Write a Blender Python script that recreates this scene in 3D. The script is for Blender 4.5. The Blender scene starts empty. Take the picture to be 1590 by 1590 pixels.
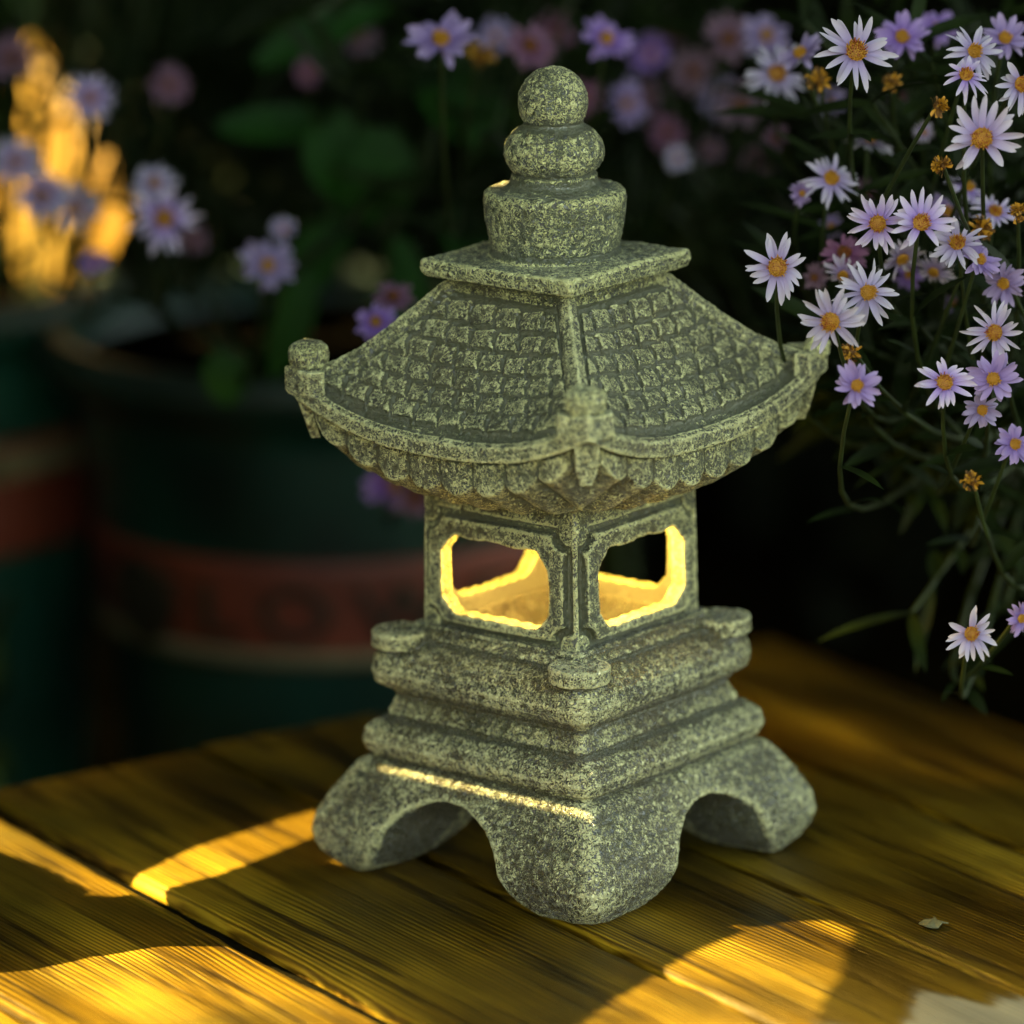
import bpy, math, random
import numpy as np
from mathutils import Vector, Matrix
random.seed(7)
rng = np.random.default_rng(7)
S = bpy.context.scene
COL = S.collection
R = math.radians

# ------------------------------------------------------------------ camera
CAM = Vector((-0.01602136, -1.65695813, 0.54288636))
FW = Vector((0.0, 0.96915184, -0.24646444)).normalized()
RT = Vector((0.99982033, -0.00467186, -0.01837075)).normalized()
UP = RT.cross(FW).normalized()
FPX = 7938.0                       # focal length in units of 1/1590 of the frame


def at(px, py, depth):
    """a world point: where the view ray through (px,py) is `depth` metres away along the lens axis"""
    return CAM + (FW + RT * ((px - 795) / FPX) - UP * ((py - 795) / FPX)) * depth


cam_d = bpy.data.cameras.new('camera')
cam = bpy.data.objects.new('camera', cam_d)
COL.objects.link(cam)
m = Matrix((RT, UP, -FW)).transposed().to_4x4()
m.translation = CAM
cam.matrix_world = m
cam_d.sensor_width = 36.0
cam_d.lens = FPX / 1590 * 36.0
cam_d.clip_start = 0.05
cam_d.clip_end = 60
cam_d.dof.use_dof = True
cam_d.dof.focus_distance = 1.662
cam_d.dof.aperture_fstop = 4.3
cam_d.dof.aperture_blades = 0
S.camera = cam

# ------------------------------------------------------------------ helpers


def mesh_obj(name, verts, faces, mats, parent=None, smooth=True, matidx=None):
    me = bpy.data.meshes.new(name)
    if isinstance(verts, np.ndarray):
        nv, nf = len(verts), len(faces)
        if isinstance(faces, np.ndarray):
            k = faces.shape[1]
            me.vertices.add(nv)
            me.vertices.foreach_set('co', verts.astype(np.float32).ravel())
            me.loops.add(nf * k)
            me.loops.foreach_set('vertex_index', faces.astype(np.int32).ravel())
            me.polygons.add(nf)
            me.polygons.foreach_set('loop_start', np.arange(0, nf * k, k, dtype=np.int32))
            me.update(calc_edges=True)
        else:
            me.from_pydata(verts.tolist(), [], faces)
    else:
        me.from_pydata(verts, [], faces)
    me.update()
    me.polygons.foreach_set('use_smooth', [smooth] * len(me.polygons))
    if not isinstance(mats, (list, tuple)):
        mats = [mats]
    for mt in mats:
        me.materials.append(mt)
    if matidx is not None:
        me.polygons.foreach_set('material_index', np.asarray(matidx, dtype=np.int32))
    o = bpy.data.objects.new(name, me)
    COL.objects.link(o)
    if parent:
        o.parent = parent
    return o


def empty(name, loc, rz=0.0):
    o = bpy.data.objects.new(name, None)
    o.empty_display_size = 0.02
    o.location = loc
    o.rotation_euler = (0, 0, rz)
    COL.objects.link(o)
    return o


def tag(o, label=None, cat=None, group=None, kind=None):
    if label: o['label'] = label
    if cat: o['category'] = cat
    if group: o['group'] = group
    if kind: o['kind'] = kind
    return o


class MB:
    def __init__(s): s.v = []; s.f = []; s.m = []

    def add(s, vs, fs, mi=0):
        n = len(s.v)
        s.v += [tuple(v) for v in vs]
        s.f += [tuple(i + n for i in f) for f in fs]
        s.m += [mi] * len(fs)

    def grid(s, rows, closed=False, mi=0):
        nr, nc = len(rows), len(rows[0])
        vs = [p for r in rows for p in r]
        fs = []
        for i in range(nr - 1):
            for j in range(nc if closed else nc - 1):
                k = (j + 1) % nc
                fs.append((i * nc + j, i * nc + k, (i + 1) * nc + k, (i + 1) * nc + j))
        s.add(vs, fs, mi)

    def tube(s, pts, rad, n=6, mi=0):
        rows = []
        up = Vector((0.3, 0.2, 0.9)).normalized()
        for i, p in enumerate(pts):
            a = Vector(pts[max(i - 1, 0)]); b = Vector(pts[min(i + 1, len(pts) - 1)])
            t = (b - a).normalized()
            x = t.cross(up)
            if x.length < 1e-3: x = t.cross(Vector((1, 0, 0)))
            x.normalize(); y = t.cross(x)
            r = rad[i] if isinstance(rad, (list, tuple)) else rad
            rows.append([Vector(p) + (x * math.cos(2 * math.pi * k / n) + y * math.sin(2 * math.pi * k / n)) * r for k in range(n)])
        s.grid(rows, closed=True, mi=mi)

    def build(s, name, mats, parent=None, smooth=True):
        return mesh_obj(name, s.v, s.f, mats, parent, smooth, s.m)


def nt(name):
    mt = bpy.data.materials.new(name)
    mt.use_nodes = True
    t = mt.node_tree
    b = t.nodes['Principled BSDF']
    return mt, t, b


def N(t, typ, **kw):
    n = t.nodes.new(typ)
    for k, v in kw.items():
        if k.startswith('i_'):
            key = k[2:]
            n.inputs[int(key) if key.isdigit() else key].default_value = v
        else:
            setattr(n, k, v)
    return n


def ramp(t, src, stops, interp='LINEAR'):
    r = t.nodes.new('ShaderNodeValToRGB')
    r.color_ramp.interpolation = interp
    el = r.color_ramp.elements
    while len(el) < len(stops): el.new(0.5)
    for e, (p, c) in zip(el, stops):
        e.position = p
        e.color = c if len(c) == 4 else (*c, 1)
    t.links.new(src, r.inputs[0])
    return r


def math_n(t, op, a, b=None, clamp=False):
    n = t.nodes.new('ShaderNodeMath'); n.operation = op; n.use_clamp = clamp
    for i, v in enumerate((a, b)):
        if v is None: continue
        if isinstance(v, (int, float)): n.inputs[i].default_value = v
        else: t.links.new(v, n.inputs[i])
    return n.outputs[0]


def mixc(t, fac, a, b, mode='MIX'):
    n = t.nodes.new('ShaderNodeMix'); n.data_type = 'RGBA'; n.blend_type = mode
    for sock, v in ((n.inputs[0], fac), (n.inputs[6], a), (n.inputs[7], b)):
        if hasattr(v, 'links') or hasattr(v, 'is_linked'): t.links.new(v, sock)
        elif isinstance(v, (int, float)): sock.default_value = v
        else: sock.default_value = (*v, 1)
    return n.outputs[2]


def simple(name, col, rough=0.6, var=0.25, scale=60, spec=0.4):
    mt, t, b = nt(name)
    tc = N(t, 'ShaderNodeTexCoord')
    no = N(t, 'ShaderNodeTexNoise', i_Scale=scale, i_Detail=4.0)
    t.links.new(tc.outputs['Object'], no.inputs['Vector'])
    r = ramp(t, no.outputs[0], [(0.3, tuple(c * (1 - var) for c in col)), (0.7, tuple(min(1, c * (1 + var)) for c in col))])
    t.links.new(r.outputs[0], b.inputs['Base Color'])
    b.inputs['Roughness'].default_value = rough
    b.inputs['Specular IOR Level'].default_value = spec
    return mt


# ------------------------------------------------------------------ stone material (cast resin stone, dry-brushed)
def stone_mat(name, dark, light, amount=0.0, rough=0.5):
    mt, t, b = nt(name)
    b.inputs['IOR'].default_value = 1.65
    L = t.links
    tc = N(t, 'ShaderNodeTexCoord')
    P = tc.outputs['Object']
    wob = N(t, 'ShaderNodeTexNoise', i_Scale=520.0, i_Detail=2.0)
    L.new(P, wob.inputs['Vector'])
    sc = t.nodes.new('ShaderNodeVectorMath'); sc.operation = 'SCALE'; sc.inputs['Scale'].default_value = 0.0020
    L.new(wob.outputs['Color'], sc.inputs[0])
    ad = t.nodes.new('ShaderNodeVectorMath'); ad.operation = 'ADD'
    L.new(P, ad.inputs[0]); L.new(sc.outputs[0], ad.inputs[1])
    # worm-like pits: distorted fine noise folded on itself
    n1 = N(t, 'ShaderNodeTexNoise', i_Scale=760.0, i_Detail=2.5, i_Roughness=0.6, i_Distortion=0.8)
    L.new(ad.outputs[0], n1.inputs['Vector'])
    n2 = N(t, 'ShaderNodeTexNoise', i_Scale=2100.0, i_Detail=2.0)
    L.new(ad.outputs[0], n2.inputs['Vector'])
    n3 = N(t, 'ShaderNodeTexNoise', i_Scale=45.0, i_Detail=3.0)
    L.new(P, n3.inputs['Vector'])
    fold = math_n(t, 'ABSOLUTE', math_n(t, 'SUBTRACT', n1.outputs[0], 0.5))
    worm = math_n(t, 'SUBTRACT', 1.0, math_n(t, 'MULTIPLY', fold, 9.0), clamp=True)    # 1 on thin ridges
    hgt = math_n(t, 'ADD', math_n(t, 'MULTIPLY', n1.outputs[0], 0.45), math_n(t, 'MULTIPLY', worm, 0.60))
    hgt = math_n(t, 'ADD', hgt, math_n(t, 'MULTIPLY', n2.outputs[0], 0.30))
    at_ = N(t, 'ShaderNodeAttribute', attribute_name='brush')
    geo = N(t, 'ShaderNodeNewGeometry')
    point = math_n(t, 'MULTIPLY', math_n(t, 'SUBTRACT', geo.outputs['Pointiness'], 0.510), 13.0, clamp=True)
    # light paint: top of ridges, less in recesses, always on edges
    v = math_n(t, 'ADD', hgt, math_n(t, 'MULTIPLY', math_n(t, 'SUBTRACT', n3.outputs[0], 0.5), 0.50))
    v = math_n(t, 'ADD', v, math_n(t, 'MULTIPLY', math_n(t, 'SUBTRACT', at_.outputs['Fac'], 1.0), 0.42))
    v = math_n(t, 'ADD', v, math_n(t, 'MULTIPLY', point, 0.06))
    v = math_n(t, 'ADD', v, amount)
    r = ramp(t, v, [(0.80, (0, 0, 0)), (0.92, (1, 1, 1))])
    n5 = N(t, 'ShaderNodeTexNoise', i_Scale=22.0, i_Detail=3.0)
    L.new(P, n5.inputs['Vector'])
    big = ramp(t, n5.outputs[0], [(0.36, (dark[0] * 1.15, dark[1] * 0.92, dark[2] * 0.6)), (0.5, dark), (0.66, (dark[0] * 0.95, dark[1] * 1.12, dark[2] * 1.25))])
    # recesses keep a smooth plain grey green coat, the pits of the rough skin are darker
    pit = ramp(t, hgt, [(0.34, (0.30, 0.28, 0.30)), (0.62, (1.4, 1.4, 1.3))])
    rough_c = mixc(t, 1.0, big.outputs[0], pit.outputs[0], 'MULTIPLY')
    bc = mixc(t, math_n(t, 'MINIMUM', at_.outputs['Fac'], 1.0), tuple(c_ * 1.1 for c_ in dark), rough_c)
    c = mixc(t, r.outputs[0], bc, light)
    inner_dim = math_n(t, 'ADD', 1.0, math_n(t, 'MULTIPLY', math_n(t, 'MINIMUM', at_.outputs['Fac'], 0.0), 0.8), clamp=True)   # inside darkened in the colour to hold down the lamp light
    c = mixc(t, inner_dim, (0.012, 0.004, 0.0003), c)
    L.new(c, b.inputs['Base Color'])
    b.inputs['Roughness'].default_value = rough
    rr = ramp(t, n2.outputs[0], [(0.3, (rough - 0.12,) * 3), (0.7, (rough + 0.12,) * 3)])
    L.new(rr.outputs[0], b.inputs['Roughness'])
    b.inputs['Specular IOR Level'].default_value = 1.0
    bp = N(t, 'ShaderNodeBump', i_Strength=1.0, i_Distance=0.0013)
    hb = math_n(t, 'MULTIPLY', hgt, math_n(t, 'ADD', math_n(t, 'MULTIPLY', math_n(t, 'MINIMUM', at_.outputs['Fac'], 1.0), 0.75), 0.25))
    L.new(hb, bp.inputs['Height'])
    L.new(bp.outputs[0], b.inputs['Normal'])
    return mt


DARK = (0.066, 0.068, 0.020)
LIGHT = (0.86, 0.84, 0.37)
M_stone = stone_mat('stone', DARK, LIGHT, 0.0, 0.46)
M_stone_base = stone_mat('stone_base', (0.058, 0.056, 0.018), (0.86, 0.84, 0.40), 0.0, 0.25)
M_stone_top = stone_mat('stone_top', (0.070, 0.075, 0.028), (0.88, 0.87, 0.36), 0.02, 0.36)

# ------------------------------------------------------------------ signed-distance modelling (numpy surface nets)


def surface_nets(F, org, h):
    F = F.astype(np.float32)
    inside = F < 0
    c = inside[:-1, :-1, :-1].astype(np.int8)
    tot = np.zeros_like(c)
    for dx in (0, 1):
        for dy in (0, 1):
            for dz in (0, 1):
                tot += inside[dx:F.shape[0] - 1 + dx, dy:F.shape[1] - 1 + dy, dz:F.shape[2] - 1 + dz]
    cells = np.argwhere((tot > 0) & (tot < 8))
    idx = -np.ones(c.shape, dtype=np.int64)
    idx[tuple(cells.T)] = np.arange(len(cells))
    acc = np.zeros((len(cells), 3)); cnt = np.zeros(len(cells))
    x, y, z = cells.T
    E = [((0, 0, 0), (1, 0, 0)), ((0, 1, 0), (1, 1, 0)), ((0, 0, 1), (1, 0, 1)), ((0, 1, 1), (1, 1, 1)),
         ((0, 0, 0), (0, 1, 0)), ((1, 0, 0), (1, 1, 0)), ((0, 0, 1), (0, 1, 1)), ((1, 0, 1), (1, 1, 1)),
         ((0, 0, 0), (0, 0, 1)), ((1, 0, 0), (1, 0, 1)), ((0, 1, 0), (0, 1, 1)), ((1, 1, 0), (1, 1, 1))]
    for a, b in E:
        fa = F[x + a[0], y + a[1], z + a[2]]; fb = F[x + b[0], y + b[1], z + b[2]]
        cr = (fa < 0) != (fb < 0)
        t = np.where(cr, fa / np.where(cr, fa - fb, 1), 0)
        p = np.array(a)[None] + t[:, None] * (np.array(b) - np.array(a))[None]
        acc += p * cr[:, None]; cnt += cr
    V = (cells + acc / cnt[:, None]) * h + np.array(org)[None]
    Q = []
    for ax in range(3):
        sl0 = [slice(None)] * 3; sl1 = [slice(None)] * 3
        sl0[ax] = slice(0, -1); sl1[ax] = slice(1, None)
        A = inside[tuple(sl0)]; B = inside[tuple(sl1)]
        o1, o2 = [k for k in range(3) if k != ax]
        e = np.argwhere(A != B)
        ok = (e[:, o1] > 0) & (e[:, o2] > 0) & (e[:, o1] < c.shape[o1]) & (e[:, o2] < c.shape[o2])
        e = e[ok]
        s = A[tuple(e.T)]
        def cell(d1, d2):
            q = e.copy(); q[:, o1] -= d1; q[:, o2] -= d2
            return idx[tuple(q.T)]
        q = np.stack([cell(1, 1), cell(0, 1), cell(0, 0), cell(1, 0)], 1)
        flip = s if ax != 1 else ~s
        q[~flip] = q[~flip][:, ::-1]
        Q.append(q)
    Q = np.concatenate(Q)
    return V, Q[(Q >= 0).all(1)]


def smin(a, b, k):
    h = np.clip(0.5 + 0.5 * (b - a) / k, 0, 1)
    return b * (1 - h) + a * h - k * h * (1 - h)


def smax(a, b, k): return -smin(-a, -b, k)
def sstep(a, b, x):
    t = np.clip((x - a) / (b - a), 0, 1)
    return t * t * (3 - 2 * t)


def vnoise(P, scale, seed):
    g = np.random.default_rng(seed).random((32, 32, 32)).astype(np.float32) * 2 - 1
    q = P / scale
    i = np.floor(q).astype(int); f = q - i; f = f * f * (3 - 2 * f)
    out = 0
    for dx in (0, 1):
        for dy in (0, 1):
            for dz in (0, 1):
                w = (f[:, 0] if dx else 1 - f[:, 0]) * (f[:, 1] if dy else 1 - f[:, 1]) * (f[:, 2] if dz else 1 - f[:, 2])
                out = out + w * g[(i[:, 0] + dx) & 31, (i[:, 1] + dy) & 31, (i[:, 2] + dz) & 31]
    return out


def sdf_part(name, fn, lo, hi, h, mat, parent, brush=None, amp=0.22, seed=1, conc=0.7):
    """mesh of fn(x,y,z)<0, all in millimetres; written in metres"""
    ax = [np.arange(lo[k] - 2 * h, hi[k] + 3 * h, h, dtype=np.float32) for k in range(3)]
    X, Y, Z = np.meshgrid(*ax, indexing='ij', sparse=True)
    F = fn(X, Y, Z)
    F = np.broadcast_to(F, (len(ax[0]), len(ax[1]), len(ax[2])))
    V, Q = surface_nets(F, [a[0] for a in ax], h)
    o = mesh_obj(name, V, Q, mat, parent)
    me = o.data
    nn = np.zeros(len(V) * 3, dtype=np.float32); me.vertices.foreach_get('normal', nn); nn = nn.reshape(-1, 3)
    br = np.ones(len(V), dtype=np.float32) if brush is None else brush(V[:, 0], V[:, 1], V[:, 2], nn).astype(np.float32)
    br_raw = br
    e0 = np.concatenate([Q[:, [k, (k + 1) % 4]] for k in range(4)])
    deg = np.bincount(e0[:, 0], minlength=len(V)) + np.bincount(e0[:, 1], minlength=len(V)) + 1e-6

    def nb(f):
        return (np.bincount(e0[:, 0], f[e0[:, 1]], len(V)) + np.bincount(e0[:, 1], f[e0[:, 0]], len(V))) / deg
    mean = np.stack([nb(V[:, k]) for k in range(3)], 1)
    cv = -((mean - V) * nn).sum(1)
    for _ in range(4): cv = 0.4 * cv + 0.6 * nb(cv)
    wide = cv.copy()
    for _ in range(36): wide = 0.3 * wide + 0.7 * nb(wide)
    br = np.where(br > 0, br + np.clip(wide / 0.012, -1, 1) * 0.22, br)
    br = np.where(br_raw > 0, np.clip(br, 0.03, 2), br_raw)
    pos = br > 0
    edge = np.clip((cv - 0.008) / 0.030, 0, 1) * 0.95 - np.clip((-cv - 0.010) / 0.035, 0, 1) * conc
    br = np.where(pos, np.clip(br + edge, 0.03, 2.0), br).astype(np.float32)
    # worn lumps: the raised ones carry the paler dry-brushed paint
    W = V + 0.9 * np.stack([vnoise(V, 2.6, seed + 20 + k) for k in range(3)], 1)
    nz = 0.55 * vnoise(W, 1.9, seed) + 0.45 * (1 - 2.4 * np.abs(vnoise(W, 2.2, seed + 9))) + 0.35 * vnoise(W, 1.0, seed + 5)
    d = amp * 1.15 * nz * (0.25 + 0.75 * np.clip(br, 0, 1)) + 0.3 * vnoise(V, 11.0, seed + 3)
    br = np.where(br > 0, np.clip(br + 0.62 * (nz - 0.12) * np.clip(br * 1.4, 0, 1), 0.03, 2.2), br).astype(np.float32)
    V2 = (V + nn * d[:, None]) * 0.001
    me.vertices.foreach_set('co', V2.astype(np.float32).ravel())
    at_ = me.attributes.new('brush', 'FLOAT', 'POINT')
    at_.data.foreach_set('value', br)
    me.update()
    return o


# ------------------------------------------------------------------ THE LANTERN (millimetres)
AZ = 5.38
lantern = empty('garden_lantern', (0, 0, 0), R(AZ + 45))
tag(lantern, 'grey green stone pagoda lantern with curved tiled roof and glowing windows', 'lantern')
# local frame: faces look along +-x and +-y; corners on the diagonals. With the turn above the corner (-x,-y)... faces the camera
FRONT = (-1, -1)      # after a turn of 50.4 deg the (-x,-y) diagonal points to -y in the world
RIGHT = (1, -1)
LEFT = (-1, 1)


def rsq(X, Y, hs, rc):
    """distance to a square of half side hs with corner radius rc"""
    ax = np.abs(X) - (hs - rc); ay = np.abs(Y) - (hs - rc)
    return np.sqrt(np.maximum(ax, 0) ** 2 + np.maximum(ay, 0) ** 2) + np.minimum(np.maximum(ax, ay), 0) - rc


# --- foot with four arches
def f_foot(X, Y, Z):
    hs = np.interp(Z, [-1, 0, 2, 5, 9, 14, 20, 25, 30, 35, 38.3, 39.6], [52, 54, 56.6, 59.4, 61.8, 62.9, 61.6, 59.0, 56.0, 52.6, 50.2, 46.5]).astype(np.float32)
    rc = np.interp(Z, [0, 5, 15, 30, 42], [9, 8, 6.5, 4.5, 3.5]).astype(np.float32)
    d = rsq(X, Y, hs, rc) * 0.85
    d = smax(d, -Z, 2.0); d = np.maximum(d, Z - 41.5)

    def tun(A, C, w0):
        k = np.clip((15.0 - Z) / 15.0, 0, 1) ** 1.7
        w = w0 + 13.0 * k + 0.16 * np.maximum(np.abs(C) - 38, 0)
        return np.sqrt(A * A * (w0 / w) ** 2 + np.maximum(Z - 8.6, 0) ** 2) - w0
    d = smax(d, -tun(X - 7, Y, 21.5), 2.2)
    d = smax(d, -tun(Y - 5, X, 23.0), 2.2)
    return d


def b_foot(x, y, z, n):
    inner = (np.minimum(np.abs(x), np.abs(y)) < 24.0) & (np.maximum(np.abs(x), np.abs(y)) < 60)
    onx = np.abs(x) > np.abs(y)
    facing = np.where(onx, np.abs(n[:, 0]), np.abs(n[:, 1]))
    m2 = np.where(onx, np.abs(y - 5), np.abs(x - 7)); m1 = np.maximum(np.abs(x), np.abs(y))
    dd = np.abs(np.abs(x) - np.abs(y)) / 1.414
    g = 1 + 0.35 * np.exp(-(dd / 3.0) ** 2) * (m1 > 40)
    return np.where((m2 < 33) & (facing < 0.5) & (m1 < 59.5) & (z < 36), 0.45, g)


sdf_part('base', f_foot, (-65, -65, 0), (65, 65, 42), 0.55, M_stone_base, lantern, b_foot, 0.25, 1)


# --- stepped plinth with roll mouldings and corner discs
PZ = [38, 40, 42, 45.5, 49.5, 52.3, 53.2, 55, 58, 61, 63, 66, 70, 74, 77.5, 79.6, 80.6, 81.6, 82.6, 84.0, 85.2, 86.4]
PH = [45.0, 45.8, 48.9, 50.2, 49.0, 45.6, 42.6, 42.8, 41.4, 40.5, 42.6, 46.6, 47.9, 46.8, 43.6, 39.4, 38.4, 38.6, 37.9, 36.2, 36.0, 34.0]


def f_plinth(X, Y, Z):
    hs = np.interp(Z, PZ, PH).astype(np.float32)
    rc = np.interp(Z, [40, 46, 52, 60, 70, 78, 86], [5, 6.5, 4, 3, 9, 6, 2.5]).astype(np.float32)
    d = rsq(X, Y, hs, rc) * 0.72
    d = np.maximum(d, np.maximum(38.3 - Z, Z - 85.4))
    # discs on the corners
    c = 54.0 / math.sqrt(2)
    ax = np.abs(X) - c; ay = np.abs(Y) - c
    rr = np.sqrt(ax * ax + ay * ay)
    disc = np.maximum(rr - 9.8, np.abs(Z - 80.4) - 2.3)
    neck = np.maximum(rr - 8.0, np.abs(Z - 74.5) - 5)
    d = smin(d, neck, 2.5)
    d = smin(d, disc - 0.4, 0.7)
    d = smax(d, -np.maximum(rsq(X, Y, 26.0, 4.0), 68 - Z), 1.0)      # hollow under the chamber
    return d


def b_plinth(x, y, z, n):
    c = 54.0 / 1.4142
    rr = np.sqrt((np.abs(x) - c) ** 2 + (np.abs(y) - c) ** 2)
    off = np.clip((rr - 9.5) / 3, 0, 1)
    g = 1 - 0.8 * np.exp(-((z - 53.3) / 0.9) ** 2) - 0.6 * np.exp(-((z - 80.6) / 0.9) ** 2) * off
    g = g - 0.45 * np.exp(-((z - 61.3) / 1.4) ** 2) - 0.4 * (z > 84.0)
    dd = np.abs(np.abs(x) - np.abs(y)) / 1.414
    g = g + 0.35 * np.exp(-(dd / 3.0) ** 2) * (z < 76) + 0.15 * (rr < 10.6) * (z > 77.5)
    g = np.clip(g, 0.05, 1.4)
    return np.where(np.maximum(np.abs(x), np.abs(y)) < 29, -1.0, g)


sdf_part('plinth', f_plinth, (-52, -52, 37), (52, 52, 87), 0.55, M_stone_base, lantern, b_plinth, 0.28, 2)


# --- lamp chamber with four windows
def win_shapes(A, Z):
    """frame outline and opening of one face: A across, Z up"""
    zc = 105.6
    fr = np.maximum(np.abs(A) - 28.6, np.abs(Z - zc) - 18.0)
    cx = np.abs(A) - 28.6; cz = np.abs(Z - zc) - 18.0
    notch = 6.6 - np.sqrt((cx - 1.2) ** 2 + (cz - 1.2) ** 2)
    fr = np.maximum(fr, notch)
    a = np.abs(A - 0.4) - (22.8 - 7.5); b_ = np.abs(Z - 104.2) - (13.2 - 7.5)
    op = np.maximum(np.maximum(a, b_) - 7.5, (np.abs(A - 0.4) + np.abs(Z - 104.2) - (22.8 + 13.2 - 5.6)) * 0.7071)
    op = op + 0.40 * np.sin(A * 0.35 + 1) * np.sin(Z * 0.31) + 0.18 * np.sin(A * 1.1) * np.cos(Z * 0.9)
    return fr, op


def f_body(X, Y, Z):
    hs = 34.2 - (Z - 85) * 0.012
    out = rsq(X, Y, hs - 1.2, 1.3)
    # shallow raised rim near the corners (pilasters) and frames
    d = out
    for A, C in ((X, Y), (Y, X)):
        fr, op = win_shapes(A, Z)
        plate = np.maximum(np.abs(C) - (hs + 0.7), fr)
        plate = np.maximum(plate, -(np.abs(C) - (hs - 4)))
        d = smin(d, plate, 0.5)
        groove = np.maximum(np.abs(fr - 1.3) - 1.1, -(np.abs(C) - (hs - 2.3)))
        d = smax(d, -groove, 0.6)
    inner = np.maximum(rsq(X, Y, 28.9, 5.0), np.maximum(80.0 - Z, Z - 128))
    d = smax(d, -inner, 1.0)
    for A, C in ((X, Y), (Y, X)):
        fr, op = win_shapes(A, Z)
        d = smax(d, -(op + 0 * C), 0.9)
    d = np.maximum(d, np.maximum(84.4 - Z, Z - 139))
    return d


def f_body_fix(X, Y, Z):
    # windows must only pierce the walls, never the floor: op is a prism along each axis and the floor lies below it
    return f_body(X, Y, Z)


def b_body(x, y, z, n):
    m1 = np.maximum(np.abs(x), np.abs(y)); m2 = np.minimum(np.abs(x), np.abs(y))
    fr, op = win_shapes(m2, z)
    g = np.where(fr > 0.1, 0.72, 0.95) - 0.55 * np.exp(-((fr - 1.4) / 1.2) ** 2)
    dd = (m1 - m2) / 1.414
    g = g + 0.45 * np.exp(-(dd / 1.6) ** 2) + 0.25 * np.exp(-((fr + 0.5) / 0.5) ** 2)
    g = np.where((m1 < 33.3) & (m1 >= 29.2), 0.9, g)
    g = np.clip(g, 0.05, 1.5)
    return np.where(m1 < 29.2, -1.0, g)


sdf_part('lamp_chamber', f_body_fix, (-36, -36, 84), (36, 36, 139.5), 0.5, M_stone, lantern, b_body, 0.16, 3)


# --- roof
def ztop(X, Y):
    s = np.maximum(np.abs(X), np.abs(Y)); a = np.minimum(np.abs(X), np.abs(Y))
    t = a / np.maximum(s, 1e-3)
    P = np.interp(s, [0, 20, 27, 33, 40, 46, 52, 58, 64.5, 70], [204, 203, 199.5, 190.6, 181.6, 174.2, 167.6, 162.2, 158.0, 155]).astype(np.float32)
    U = np.interp(s, [0, 27, 37, 47, 58, 64.5, 70], [0, 0.5, 3.4, 5.6, 10.2, 15.0, 17]).astype(np.float32)
    return P + U * t ** 2.6, s, a, t


def saw(u, w):
    f = u - np.floor(u)
    return np.where(f < 1 - w, f / (1 - w), (1 - f) / w)


def tiles(X, Y, s, a):
    """carved courses: height above the recessed panel, in mm"""
    sg = np.where(np.abs(X) > np.abs(Y), Y, X)
    sg = np.where(np.abs(X) > np.abs(Y), sg * 1.0, sg * 1.0)
    # both faces next to a corner slope away from that corner
    u0 = 28.4; p = 4.95; nrow = 6
    q = (s - u0) / p
    row = np.floor(q); fr = q - row
    off = np.where(np.mod(row, 2) > 0.5, 0.5, 0.0) + 0.13 * np.sin(row * 2.1)
    slant = -0.20 * (fr - 0.5)
    k = -sg / 10.1 + off + slant
    sa = saw(k + 0.10 * np.sin(fr * 3.0), 0.13)
    ss = saw(q, 0.10)
    h = 3.1 * np.minimum(sstep(0.0, 0.10, sa), sstep(0.0, 0.10, ss)) * (0.35 + 0.40 * sa + 0.25 * ss)
    inside = sstep(u0 - 0.4, u0 + 0.4, s) * (1 - sstep(u0 + nrow * p - 0.5, u0 + nrow * p + 0.5, s))
    marg = s - a
    inside = inside * sstep(5.6, 6.6, marg)
    return h * inside, inside, sa, ss


def sc_drop(X, Y, s, a):
    """1 on the steep side of a carved tile and on the joint between courses"""
    sg = np.where(np.abs(X) > np.abs(Y), Y, X)
    q = (s - 28.4) / 4.95
    row = np.floor(q); fr = q - row
    k = -sg / 10.1 + np.where(np.mod(row, 2) > 0.5, 0.5, 0.0) + 0.13 * np.sin(row * 2.1) - 0.20 * (fr - 0.5) + 0.10 * np.sin(fr * 3.0)
    f = k - np.floor(k)
    e1 = sstep(0.86, 0.91, f)
    e2 = sstep(0.90, 0.95, fr)
    return 1.0 - np.clip(np.maximum(e1, e2), 0, 1)


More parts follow.
